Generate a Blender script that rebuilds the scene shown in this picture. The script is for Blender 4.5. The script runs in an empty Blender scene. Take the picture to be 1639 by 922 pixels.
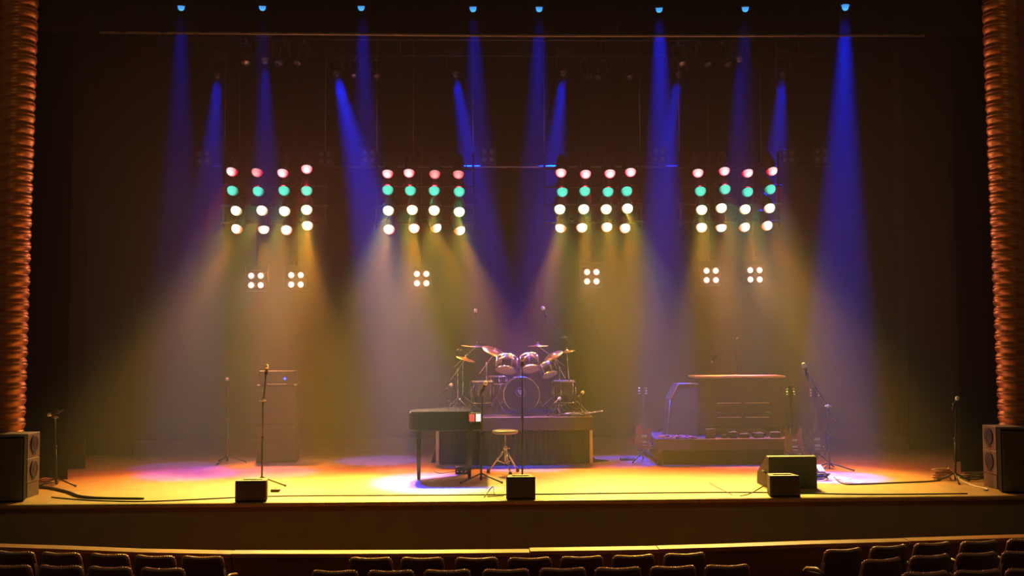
import bpy, bmesh, math, random
from mathutils import Vector, Matrix, Quaternion, Euler
random.seed(7)
C = bpy.context.scene.collection
SC = bpy.context.scene
PI = math.pi

# ------------------------------------------------------------------ camera
F = 1650.0                       # focal length in pixels of the 1639 x 922 frame
CAM = Vector((-0.384, -13.4, 2.07))
YAW, PITCH, ROLL = 0.0286, math.atan(82 / F), -0.0048
RM = Matrix.Rotation(-YAW, 3, 'Z') @ Matrix.Rotation(PI / 2 + PITCH, 3, 'X') @ Matrix.Rotation(ROLL, 3, 'Z')
cd = bpy.data.cameras.new('camera')
cd.sensor_width = 36; cd.lens = 36 * F / 1639; cd.clip_start = 0.1; cd.clip_end = 200
cam = bpy.data.objects.new('camera', cd); C.objects.link(cam)
cam.matrix_world = Matrix.Translation(CAM) @ RM.to_4x4()
SC.camera = cam

# ------------------------------------------------------------------ exposure, world
SC.view_settings.view_transform = 'Standard'
SC.view_settings.look = 'None'
SC.view_settings.gamma = 1
SC.view_settings.use_curve_mapping = False
SC.view_settings.exposure = 0.0
w = bpy.data.worlds.new('world'); SC.world = w; w.use_nodes = True
w.node_tree.nodes['Background'].inputs[0].default_value = (1.0, 0.62, 0.26, 1)
w.node_tree.nodes['Background'].inputs[1].default_value = 0.06
cy = SC.cycles
cy.max_bounces = 4; cy.diffuse_bounces = 2; cy.glossy_bounces = 2; cy.transmission_bounces = 2
cy.volume_bounces = 0; cy.transparent_max_bounces = 8
cy.sample_clamp_indirect = 4.0
cy.caustics_reflective = False; cy.caustics_refractive = False
try:
    cy.use_light_tree = True
except Exception:
    pass

# lamp strengths (watts) and colours
HAZE_DENSITY, HAZE_G = 0.020, 0.0
HALO = 0.011
PAR_WATT = {'red': 700, 'green': 800, 'yellow': 2500, 'amber': 2400}
HALOK = {'red': 2.6, 'green': .4, 'yellow': .35, 'amber': .9}
PAR_COL = {'red': (1, .02, .05), 'green': (.02, .9, .3), 'yellow': (1, .62, .05), 'amber': (1, .30, .01)}
BLUE_WATT = 16500
BLUE = (0.0, 0.02, 1.0)
BLINDER_WATT = 110


def spot(name, loc, direction, watt, color, angle, blend=1.0, radius=.05, parent=None):
    l = bpy.data.lights.new(name, 'SPOT')
    l.energy = watt; l.color = color; l.spot_size = angle; l.spot_blend = blend; l.shadow_soft_size = radius
    o = bpy.data.objects.new(name, l); C.objects.link(o)
    o.rotation_mode = 'QUATERNION'
    o.rotation_quaternion = Vector(direction).to_track_quat('-Z', 'Y')
    o.location = loc
    if parent: o.parent = parent
    return o


# unseen warm fill lamps added out in the auditorium to brighten the gold columns
for sx in (-1, 1):
    p = Vector((sx * 4.0, -11.0, 6.5)); t = Vector((sx * 6.5, 1.1, 5.5))
    spot('column_fill_lamp', p, t - p, 230, (1, .5, .2), math.radians(34), 1, .2)


# ------------------------------------------------------------------ pixel rays
def ray(x, y):
    return RM @ Vector(((x - 819.5) / F, -(y - 461) / F, -1))


def P(x, y, Y):
    """the point of the place at depth Y seen at x, y in the photograph"""
    d = ray(x, y); return CAM + d * ((Y - CAM.y) / d.y)


def G(x, y, z=0.0):
    """the point at height z seen at x, y in the photograph"""
    d = ray(x, y); return CAM + d * ((z - CAM.z) / d.z)


# ------------------------------------------------------------------ materials
def mat(name, col, rough=.6, metal=0.0, var=0.15, scale=8.0, bump=0.0, spec=0.5, coat=0.0, sheen=0.0):
    m = bpy.data.materials.new(name); m.use_nodes = True
    n, l = m.node_tree.nodes, m.node_tree.links
    b = n['Principled BSDF']
    b.inputs['Roughness'].default_value = rough; b.inputs['Metallic'].default_value = metal
    b.inputs['Specular IOR Level'].default_value = spec
    b.inputs['Coat Weight'].default_value = coat
    b.inputs['Sheen Weight'].default_value = sheen
    tc = n.new('ShaderNodeTexCoord'); nz = n.new('ShaderNodeTexNoise'); nz.inputs['Scale'].default_value = scale
    nz.inputs['Detail'].default_value = 4
    l.new(tc.outputs['Object'], nz.inputs['Vector'])
    mx = n.new('ShaderNodeMix'); mx.data_type = 'RGBA'
    mx.inputs[6].default_value = tuple(c * (1 - var) for c in col) + (1,)
    mx.inputs[7].default_value = tuple(min(1, c * (1 + var)) for c in col) + (1,)
    l.new(nz.outputs['Fac'], mx.inputs[0]); l.new(mx.outputs[2], b.inputs['Base Color'])
    if bump:
        bp = n.new('ShaderNodeBump'); bp.inputs['Strength'].default_value = bump; bp.inputs['Distance'].default_value = .02
        l.new(nz.outputs['Fac'], bp.inputs['Height']); l.new(bp.outputs['Normal'], b.inputs['Normal'])
    return m


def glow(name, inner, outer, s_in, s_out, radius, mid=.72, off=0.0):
    """a lamp lens: hot centre running to its gel colour and a painted halo at the rim"""
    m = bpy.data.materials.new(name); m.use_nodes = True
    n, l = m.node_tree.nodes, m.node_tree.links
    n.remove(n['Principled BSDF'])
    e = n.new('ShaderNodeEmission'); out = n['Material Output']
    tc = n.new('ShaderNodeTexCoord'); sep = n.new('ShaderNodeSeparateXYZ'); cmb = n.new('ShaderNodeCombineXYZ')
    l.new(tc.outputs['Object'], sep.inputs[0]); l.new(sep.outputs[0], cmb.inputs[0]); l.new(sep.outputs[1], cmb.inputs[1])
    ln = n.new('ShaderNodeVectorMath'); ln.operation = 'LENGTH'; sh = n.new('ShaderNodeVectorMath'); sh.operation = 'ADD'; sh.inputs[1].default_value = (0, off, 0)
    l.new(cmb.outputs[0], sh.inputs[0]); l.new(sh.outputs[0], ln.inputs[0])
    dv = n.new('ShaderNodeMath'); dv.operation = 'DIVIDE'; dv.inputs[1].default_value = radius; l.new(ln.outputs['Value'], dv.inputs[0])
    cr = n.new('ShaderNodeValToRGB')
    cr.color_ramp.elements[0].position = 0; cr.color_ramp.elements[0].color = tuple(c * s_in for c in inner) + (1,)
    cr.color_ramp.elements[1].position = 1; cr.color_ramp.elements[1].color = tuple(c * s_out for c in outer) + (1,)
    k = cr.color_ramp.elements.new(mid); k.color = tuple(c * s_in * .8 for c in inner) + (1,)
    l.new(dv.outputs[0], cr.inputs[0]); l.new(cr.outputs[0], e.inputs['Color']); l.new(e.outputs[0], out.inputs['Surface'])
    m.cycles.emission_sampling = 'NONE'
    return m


M = {}
M['black_metal'] = mat('black_metal', (.018, .016, .015), .45, .3)
M['black_paint'] = mat('black_paint', (.035, .032, .028), .6)
M['black_gloss'] = mat('black_gloss', (.012, .011, .011), .18, coat=.4)
M['black_cloth'] = mat('black_cloth', (.014, .012, .010), .95, bump=.4, scale=30, spec=.1)
M['velour'] = mat('velour', (.005, .004, .0035), .95, var=0.0, scale=25, spec=.05)
M['chrome'] = mat('chrome', (.75, .75, .75), .2, 1.0, var=.05)
M['steel'] = mat('steel', (.35, .34, .33), .35, .9)
M['brass'] = mat('brass', (.75, .50, .20), .28, 1.0)
M['gold'] = mat('gold', (.36, .15, .04), .38, .6, var=.35, scale=5, bump=.25)
M['red_wall'] = mat('red_wall', (.20, .05, .02), .8, var=.25, scale=2)
M['fascia'] = mat('fascia', (.18, .20, .17), .75, var=.2, scale=4)
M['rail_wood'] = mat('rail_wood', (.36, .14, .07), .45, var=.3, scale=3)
M['carpet'] = mat('carpet', (.09, .025, .015), .95, var=.3, scale=40, bump=.3)
M['seat_cloth'] = mat('seat_cloth', (.07, .022, .015), .8, var=.2, scale=60, bump=.2, sheen=.3)
M['seat_shell'] = mat('seat_shell', (.045, .018, .012), .5, var=.2)
M['seat_trim_glint'] = mat('seat_trim_glint', (.55, .34, .28), .35, .3, var=.2, scale=40)  # pale pink holds the stage light glinting on the seat tops
M['arm_wood'] = mat('arm_wood', (.45, .25, .13), .35, var=.25, scale=12)
M['wood_dark'] = mat('wood_dark', (.035, .018, .010), .5, var=.35, scale=5)
M['deck'] = mat('deck', (.045, .028, .02), .7, var=.25, scale=6)
M['drum_shell'] = mat('drum_shell', (.05, .035, .06), .15, .3, coat=.6)
M['drum_head'] = mat('drum_head', (.62, .55, .60), .55, var=.05)
M['kick_head'] = mat('kick_head', (.03, .025, .03), .3, coat=.3)
M['pale_print'] = mat('pale_print', (.30, .24, .26), .6)
M['white'] = mat('white', (.8, .78, .74), .5, var=.04)
M['paper'] = mat('paper', (.85, .84, .85), .8, var=.04)
M['rubber'] = mat('rubber', (.02, .018, .016), .7)
M['cable'] = mat('cable', (.03, .022, .018), .55)
M['pink_cable'] = mat('pink_cable', (.35, .16, .12), .5)
M['white_cable'] = mat('white_cable', (.75, .72, .66), .5)
M['grille'] = mat('grille', (.09, .085, .075), .6, .3, var=.5, scale=160)
M['speaker_side'] = mat('speaker_side', (.13, .085, .045), .6, var=.2)
M['tolex'] = mat('tolex', (.012, .010, .009), .75, bump=.3, scale=90)
M['guitar_red'] = mat('guitar_red', (.16, .035, .02), .2, coat=.7)
M['guitar_dark'] = mat('guitar_dark', (.06, .045, .04), .2, coat=.7)
M['guitar_tan'] = mat('guitar_tan', (.15, .08, .04), .25, coat=.6)
M['blue_lit_mic'] = mat('blue_lit_mic', (.35, .36, .45), .5, .3)  # blue stage light put into the tint of the mic head
M['can_metal'] = mat('can_metal', (.03, .028, .028), .35, .6)

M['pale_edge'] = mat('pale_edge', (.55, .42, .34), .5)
M['lit_mic'] = mat('lit_mic', (.80, .78, .72), .3, .6)  # stage light on the mic heads put into a pale colour
M['seat_vinyl'] = mat('seat_vinyl', (.30, .27, .30), .3, coat=.5)
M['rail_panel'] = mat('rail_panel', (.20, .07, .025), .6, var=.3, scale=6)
M['lid_wood_lit'] = mat('lid_wood_lit', (.55, .36, .18), .3, var=.3, scale=5)  # light on the lid and moulding edges put into pale wood

M['lens_red'] = glow('lens_red', (1, .72, .74), (1, .0, .06), 2.0, .85, .112, .34, .05)  # wide red rim paints the lamp's halo into the lens
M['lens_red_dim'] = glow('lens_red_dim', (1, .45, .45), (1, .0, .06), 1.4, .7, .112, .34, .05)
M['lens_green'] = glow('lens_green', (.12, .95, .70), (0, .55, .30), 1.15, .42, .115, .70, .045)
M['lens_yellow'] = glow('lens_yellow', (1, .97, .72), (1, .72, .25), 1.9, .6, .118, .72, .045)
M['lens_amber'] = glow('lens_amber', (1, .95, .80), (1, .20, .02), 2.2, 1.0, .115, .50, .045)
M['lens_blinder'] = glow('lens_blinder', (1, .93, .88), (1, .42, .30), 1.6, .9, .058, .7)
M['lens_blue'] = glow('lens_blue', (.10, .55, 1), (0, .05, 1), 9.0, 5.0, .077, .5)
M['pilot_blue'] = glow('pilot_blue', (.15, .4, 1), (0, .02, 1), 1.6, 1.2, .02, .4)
M['panel_glow_red'] = glow('panel_glow_red', (1, .13, .08), (1, .13, .08), .8, .8, 1)
M['panel_glow_white'] = glow('panel_glow_white', (1, .85, .8), (1, .85, .8), 1.1, 1.1, 1)


def floor_boards():
    m = bpy.data.materials.new('stage_boards'); m.use_nodes = True
    n, l = m.node_tree.nodes, m.node_tree.links
    b = n['Principled BSDF']; b.inputs['Roughness'].default_value = .42
    tc = n.new('ShaderNodeTexCoord'); br = n.new('ShaderNodeTexBrick')
    br.inputs['Scale'].default_value = 1; br.inputs['Brick Width'].default_value = 2.4; br.inputs['Row Height'].default_value = 1.2
    br.inputs['Mortar Size'].default_value = .004; br.inputs['Mortar Smooth'].default_value = .3; br.offset = .5
    br.inputs['Color1'].default_value = (.50, .31, .15, 1); br.inputs['Color2'].default_value = (.44, .27, .13, 1)
    br.inputs['Mortar'].default_value = (.12, .06, .03, 1)
    l.new(tc.outputs['Object'], br.inputs['Vector'])
    nz = n.new('ShaderNodeTexNoise'); nz.inputs['Scale'].default_value = 3; nz.inputs['Detail'].default_value = 8
    l.new(tc.outputs['Object'], nz.inputs['Vector'])
    mx = n.new('ShaderNodeMix'); mx.data_type = 'RGBA'; mx.blend_type = 'MULTIPLY'; mx.inputs[0].default_value = .5
    cr = n.new('ShaderNodeValToRGB'); cr.color_ramp.elements[0].position = .3; cr.color_ramp.elements[0].color = (.55, .55, .55, 1)
    cr.color_ramp.elements[1].position = .65
    l.new(nz.outputs['Fac'], cr.inputs[0]); l.new(br.outputs['Color'], mx.inputs[6]); l.new(cr.outputs[0], mx.inputs[7])
    l.new(mx.outputs[2], b.inputs['Base Color'])
    return m


M['boards'] = floor_boards()


def scrim_material():
    """black gauze: mostly thread, a little of what is behind shows through the holes"""
    m = bpy.data.materials.new('black_gauze'); m.use_nodes = True
    n, l = m.node_tree.nodes, m.node_tree.links
    b = n['Principled BSDF']; b.inputs['Base Color'].default_value = (.02, .014, .010, 1); b.inputs['Roughness'].default_value = .95
    t = n.new('ShaderNodeBsdfTransparent'); mx = n.new('ShaderNodeMixShader'); mx.inputs[0].default_value = .86
    l.new(t.outputs[0], mx.inputs[1]); l.new(b.outputs[0], mx.inputs[2]); l.new(mx.outputs[0], n['Material Output'].inputs['Surface'])
    return m


M['gauze'] = scrim_material()


def haze_material():
    m = bpy.data.materials.new('stage_haze'); m.use_nodes = True
    n, l = m.node_tree.nodes, m.node_tree.links
    n.remove(n['Principled BSDF'])
    v = n.new('ShaderNodeVolumeScatter'); v.inputs['Color'].default_value = (1, 1, 1, 1)
    v.inputs['Density'].default_value = HAZE_DENSITY; v.inputs['Anisotropy'].default_value = HAZE_G
    l.new(v.outputs[0], n['Material Output'].inputs['Volume'])
    return m


M['haze'] = haze_material()


# ------------------------------------------------------------------ mesh helpers
def box(bm, c, s, bev=0.0, rot=None):
    """box of size s centred on c, edges rounded by bev"""
    r = bmesh.ops.create_cube(bm, size=1)
    vs = r['verts']
    for v in vs: v.co = Vector((v.co.x * s[0], v.co.y * s[1], v.co.z * s[2]))
    if bev:
        es = list({e for v in vs for e in v.link_edges})
        q = bmesh.ops.bevel(bm, geom=es, offset=bev, segments=2, profile=.5, affect='EDGES')
        vs = list({v for f in q['faces'] for v in f.verts} | {v for v in vs if v.is_valid})
    m = (rot.to_4x4() if rot else Matrix())
    for v in vs: v.co = (m @ v.co) + Vector(c)
    return bm


def ringsweep(bm, pts, rads, seg=10, cap=True, closed=False):
    """tube along pts with a radius at each point"""
    pts = [Vector(p) for p in pts]
    n = len(pts)
    if not hasattr(rads, '__len__'): rads = [rads] * n
    rings, up = [], None
    for i, p in enumerate(pts):
        a = pts[(i - 1) % n] if (closed or i > 0) else p
        b = pts[(i + 1) % n] if (closed or i < n - 1) else p
        t = (b - a).normalized()
        if up is None:
            up = Vector((0, 0, 1)) if abs(t.z) < .9 else Vector((1, 0, 0))
        u = (up - t * up.dot(t))
        if u.length < 1e-6: u = t.orthogonal()
        u.normalize(); v = t.cross(u); up = u
        rings.append([bm.verts.new(p + (u * math.cos(k * 2 * PI / seg) + v * math.sin(k * 2 * PI / seg)) * rads[i]) for k in range(seg)])
    m = n if closed else n - 1
    for i in range(m):
        A, B = rings[i], rings[(i + 1) % n]
        for k in range(seg):
            f = bm.faces.new((A[k], A[(k + 1) % seg], B[(k + 1) % seg], B[k])); f.smooth = True
    if cap and not closed:
        bm.faces.new(list(reversed(rings[0]))); bm.faces.new(rings[-1])
    return bm


def tube(bm, a, b, r, r2=None, seg=10):
    return ringsweep(bm, [a, b], [r, r if r2 is None else r2], seg)


def lathe(bm, prof, seg=24, axis=None, loc=(0, 0, 0), smooth=True):
    """surface of revolution about local z of (radius, z) pairs"""
    R = (axis.to_matrix().to_4x4() if axis is not None else Matrix())
    loc = Vector(loc); rings = []
    for r, z in prof:
        if r < 1e-5: rings.append([bm.verts.new((R @ Vector((0, 0, z))) + loc)])
        else: rings.append([bm.verts.new((R @ Vector((r * math.cos(k * 2 * PI / seg), r * math.sin(k * 2 * PI / seg), z))) + loc) for k in range(seg)])
    for A, B in zip(rings, rings[1:]):
        for k in range(seg):
            k2 = (k + 1) % seg
            if len(A) == 1 and len(B) == 1: continue
            if len(A) == 1: f = bm.faces.new((A[0], B[k2], B[k]))
            elif len(B) == 1: f = bm.faces.new((A[k], A[k2], B[0]))
            else: f = bm.faces.new((A[k], A[k2], B[k2], B[k]))
            f.smooth = smooth
    return bm


def prism(bm, outline, z0, z1, mtx=None):
    """closed 2-D outline extruded from z0 to z1 in its own frame mtx"""
    mtx = mtx or Matrix()
    A = [bm.verts.new(mtx @ Vector((x, y, z0))) for x, y in outline]
    B = [bm.verts.new(mtx @ Vector((x, y, z1))) for x, y in outline]
    n = len(A)
    bm.faces.new(list(reversed(A))); bm.faces.new(B)
    for i in range(n): bm.faces.new((A[i], A[(i + 1) % n], B[(i + 1) % n], B[i]))
    return bm


def ball(bm, c, r, s=(1, 1, 1), seg=14):
    q = bmesh.ops.create_uvsphere(bm, u_segments=seg, v_segments=max(6, seg // 2), radius=r)
    for v in q['verts']:
        v.co = Vector((v.co.x * s[0], v.co.y * s[1], v.co.z * s[2])) + Vector(c)
        for f in v.link_faces: f.smooth = True
    return bm


NB = bmesh.new


def obj(name, bm, m, parent=None, loc=(0, 0, 0), fix=True):
    if fix: bmesh.ops.recalc_face_normals(bm, faces=bm.faces[:])
    me = bpy.data.meshes.new(name); bm.to_mesh(me); bm.free()
    me.materials.append(M[m] if isinstance(m, str) else m)
    o = bpy.data.objects.new(name, me); C.objects.link(o)
    if parent is not None: o.parent = parent
    o.location = loc
    return o


def tag(o, label, cat, group=None, kind=None):
    if label: o['label'] = label
    if cat: o['category'] = cat
    if group: o['group'] = group
    if kind: o['kind'] = kind
    return o


def thing(name, label, cat, loc=(0, 0, 0), rz=0.0, group=None):
    o = bpy.data.objects.new(name, None); C.objects.link(o)
    o.location = loc; o.rotation_euler = (0, 0, rz); o.empty_display_size = .1
    return tag(o, label, cat, group)


def struct(name, bm, m, parent=None):
    o = obj(name, bm, m, parent)
    if parent is None: o['kind'] = 'structure'
    return o


KIDS = {}


def dup(root, loc, rz=None, label=None, group=None):
    """a copy of a thing with copies of its parts and their parts"""
    def rec(o, par):
        c = o.copy(); C.objects.link(c)
        if par is not None: c.parent = par
        for ch in [k for k in bpy.data.objects if k.parent == o]:
            rec(ch, c)
        return c
    r = rec(root, None)
    r.location = loc
    if rz is not None: r.rotation_euler = (0, 0, rz)
    if label: r['label'] = label
    if group: r['group'] = group
    return r

ORD = ['first', 'second', 'third', 'fourth', 'fifth', 'sixth', 'seventh', 'eighth', 'ninth']
# ================================================================== THE SETTING
HF = -1.12                                   # auditorium floor
struct('floor', box(NB(), (0, 4.4, -.06), (17, 8.8, .12)), 'boards')
struct('floor_house', box(NB(), (0, -6.7, HF - .05), (24, 13.4, .1)), 'carpet')
fb = NB(); box(fb, (0, .03, -.62), (17, .06, 1.0))
struct('wall_stage_front', fb, 'fascia')
# rounded wooden nosing along the edge of the stage
nb = NB(); ringsweep(nb, [(-8.5, -.02, -.03), (8.5, -.02, -.03)], .03, 8)
struct('trim_stage_nosing', nb, 'boards')
bk = NB()
N = 220
for i in range(N + 1):
    x = -8.5 + 17 * i / N
    y = 8.45 + .012 * math.sin(i * .35) + .008 * math.sin(i * .13)
    bk.verts.new((x, y, 0)); bk.verts.new((x, y, 9.4))
bk.verts.ensure_lookup_table()
for i in range(N):
    f = bk.faces.new((bk.verts[2 * i], bk.verts[2 * i + 2], bk.verts[2 * i + 3], bk.verts[2 * i + 1])); f.smooth = True
tag(obj('backdrop_curtain', bk, 'velour'), 'tall black velour curtain closing the back of the stage', 'curtain')
struct('wall_back', box(NB(), (0, 8.75, 4.2), (17, .1, 10.6)), 'black_paint')
for s, nm in ((-1, 'left'), (1, 'right')):
    struct('wall_' + nm, box(NB(), (s * 8.55, 5.07, 4.7), (.1, 7.46, 9.4)), 'black_paint')
    # red plaster wall of the proscenium beyond the column
    struct('wall_proscenium_' + nm, box(NB(), (s * 9.66, 1.25, 4.7), (5.0, .14, 9.4)), 'red_wall')
struct('ceiling', box(NB(), (0, 5.0, 9.45), (17, 7.6, .1)), 'black_paint')
struct('wall_proscenium_header', box(NB(), (0, 1.25, 8.9), (14, .14, 1.0)), 'red_wall')


# ribbed gilt columns of the proscenium
def ribbed_column(name, top, bot, y, r, twist):
    bm = NB(); prof = []
    pitch = .165; z = 0.0; seg = 28
    zs = []
    while z < 8.9:
        for t in range(12):
            u = t / 12
            a = abs(math.sin(PI * u)) ** .7
            rr = r * (.86 + .14 * a) - (.018 * r / .2 if .52 < u < .66 else 0)
            zs.append((rr, z + u * pitch))
        z += pitch
    rings = []
    for rr, zz in zs:
        u = (zz - bot.z) / (top.z - bot.z); x = bot.x + (top.x - bot.x) * u
        rings.append([bm.verts.new((x + rr * math.cos(k * 2 * PI / seg), y + rr * math.sin(k * 2 * PI / seg),
                                    zz + twist * math.cos(k * 2 * PI / seg))) for k in range(seg)])
    for A, B in zip(rings, rings[1:]):
        for k in range(seg):
            f = bm.faces.new((A[k], A[(k + 1) % seg], B[(k + 1) % seg], B[k])); f.smooth = True
    return struct(name, bm, 'gold')


ribbed_column('column_left', P(31, 0, 1.15), P(9, 680, 1.15), 1.15, .255, .03)
ribbed_column('column_right', P(1600, 0, 1.15), P(1627, 680, 1.15), 1.15, .245, -.03)


# black velour legs hanging at the sides of the stage, folds in plan
def leg_curtain(x0, x1, y, label, z1=9.3):
    bm = NB(); n = max(12, int(abs(x1 - x0) * 40)); cols = []
    for i in range(n + 1):
        u = i / n; x = x0 + (x1 - x0) * u
        yy = y + .010 * math.sin(i * .30) + .006 * math.sin(i * .11)
        cols.append((bm.verts.new((x, yy - .006, .01)), bm.verts.new((x, yy - .006, z1)), bm.verts.new((x, yy + .006, z1)), bm.verts.new((x, yy + .006, .01))))
    for A, B in zip(cols, cols[1:]):
        for k in range(4):
            f = bm.faces.new((A[k], B[k], B[(k + 1) % 4], A[(k + 1) % 4])); f.smooth = k in (0, 2)
    bm.faces.new(cols[0]); bm.faces.new(cols[-1])
    tag(obj('leg_curtain', bm, 'velour'), label, 'curtain', 'black side legs')


leg_curtain(-8.4, P(112, 500, 2.3).x, 2.3, 'black velour leg curtain nearest the audience on the left side of the stage')
leg_curtain(-8.4, P(140, 500, 3.6).x, 3.6, 'black velour leg curtain second from the audience on the left side')
leg_curtain(8.4, P(1531, 500, 2.3).x, 2.3, 'black velour leg curtain nearest the audience on the right side of the stage')
leg_curtain(8.4, P(1520, 500, 3.6).x, 3.6, 'black velour leg curtain second from the audience on the right side')
leg_curtain(-8.4, P(215, 500, 5.6).x, 5.6, 'black velour leg curtain deepest upstage on the left side')
leg_curtain(8.4, P(1450, 500, 5.6).x, 5.6, 'black velour leg curtain deepest upstage on the right side')

# black gauze border across the top with its pipe in the hem
bt = thing('border_curtain', 'black gauze border hanging across the top of the stage with a pale hem pipe', 'curtain', (0, 0, 0))
bx0, bx1 = -8.4, 8.4
BY = 1.6
zb = P(820, 55, BY).z
bm = NB(); cols = []
for i in range(201):
    x = bx0 + (bx1 - bx0) * i / 200
    yy = BY + .02 * math.sin(i * .9)
    cols.append((bm.verts.new((x, yy, zb)), bm.verts.new((x, yy, 9.3))))
for A, B in zip(cols, cols[1:]):
    f = bm.faces.new((A[0], B[0], B[1], A[1])); f.smooth = True
obj('gauze', bm, 'gauze', bt)
bm = NB(); ringsweep(bm, [P(160, 52, BY), P(500, 54, BY), P(820, 57, BY), P(1200, 57, BY), P(1480, 57, BY)], .018, 8)
obj('hem_pipe', bm, mat('hem_pipe', (.26, .18, .16), .5), bt)

# haze from the smoke machines fills the stage box
hz = obj('haze', box(NB(), (0, 4.2, 4.6), (16.6, 8.3, 9.2)), 'haze')
tag(hz, 'thin theatrical haze filling the stage and catching the beams', 'haze', None, 'stuff')

# ================================================================== LIGHTING RIG
def par_parts(root, lens_mat):
    """can, gel frame and lens tip about the pivot at the root; the yoke runs back to the pipe"""
    bm = NB(); lathe(bm, [(.096, -.20), (.102, -.20), (.102, .02), (.092, .06), (.088, .12), (.060, .17), (.055, .21), (0, .215)], 20)
    lathe(bm, [(.096, -.20), (.096, -.12), (0, -.11)], 20)
    can = obj('can', bm, 'can_metal', root)
    bm = NB(); lathe(bm, [(.100, -.196), (.119, -.196), (.119, -.212), (.112, -.212), (.112, -.204), (.100, -.204), (.100, -.196)], 20)
    obj('gel_frame', bm, 'black_metal', can)
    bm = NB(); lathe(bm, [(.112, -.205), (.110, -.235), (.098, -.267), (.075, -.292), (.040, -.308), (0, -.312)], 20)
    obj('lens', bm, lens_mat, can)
    bm = NB()
    for s in (-1, 1):
        box(bm, (s * .119, .09, 0), (.006, .22, .03))
        tube(bm, (s * .100, 0, 0), (s * .135, 0, 0), .014, seg=8)
    box(bm, (0, .20, 0), (.244, .006, .03))
    box(bm, (0, .235, 0), (.05, .07, .05), .008)
    yoke = obj('yoke', bm, 'black_metal', root)
    return can, yoke


ROWS = {
    'red': [[(372, 273), (412, 274), (453, 275), (491, 269)], [(621, 276), (655, 275), (696, 277), (734, 277)],
            [(898, 275), (937, 277), (976, 276), (1009, 274)], [(1117, 275), (1159, 272), (1196, 275), (1235, 272)]],
    'green': [[(373, 304), (414, 305), (455, 304), (491, 304)], [(621, 303), (657, 304), (695, 304), (735, 306)],
              [(900, 306), (936, 305), (973, 306), (1003, 305)], [(1121, 305), (1160, 302), (1196, 306), (1232, 302)]],
    'yellow': [[(379, 336), (420, 336), (456, 337), (491, 335)], [(622, 336), (660, 335), (695, 336), (735, 338)],
               [(896, 334), (934, 334), (970, 334), (1004, 333)], [(1123, 335), (1154, 332), (1192, 334), (1231, 332)]],
    'amber': [[(380, 365), (422, 365), (459, 367), (492, 360)], [(623, 366), (663, 364), (697, 363), (735, 367)],
              [(898, 363), (931, 363), (971, 362), (1000, 364)], [(1123, 363), (1154, 362), (1191, 362), (1227, 360)]]}
HOT = {('red', 0, 3): 2.2, ('amber', 0, 3): 2.2, ('amber', 1, 1): 1.4, ('red', 0, 0): 1.4}
ROWNAME = {'red': 'top row', 'green': 'second row', 'yellow': 'third row', 'amber': 'bottom row'}
BANK = ['leftmost bank', 'bank left of centre', 'bank right of centre', 'rightmost bank']
PY = 5.3
PS = .92
TX = [[-5.7, -4.8, -4.0, -3.2], [-2.4, -1.8, -1.3, -.8], [.9, 1.4, 1.9, 2.5], [3.2, 4.0, 4.8, 5.6]]
TY = {'red': 2.7, 'green': 1.2, 'yellow': .8, 'amber': 1.8}
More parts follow.
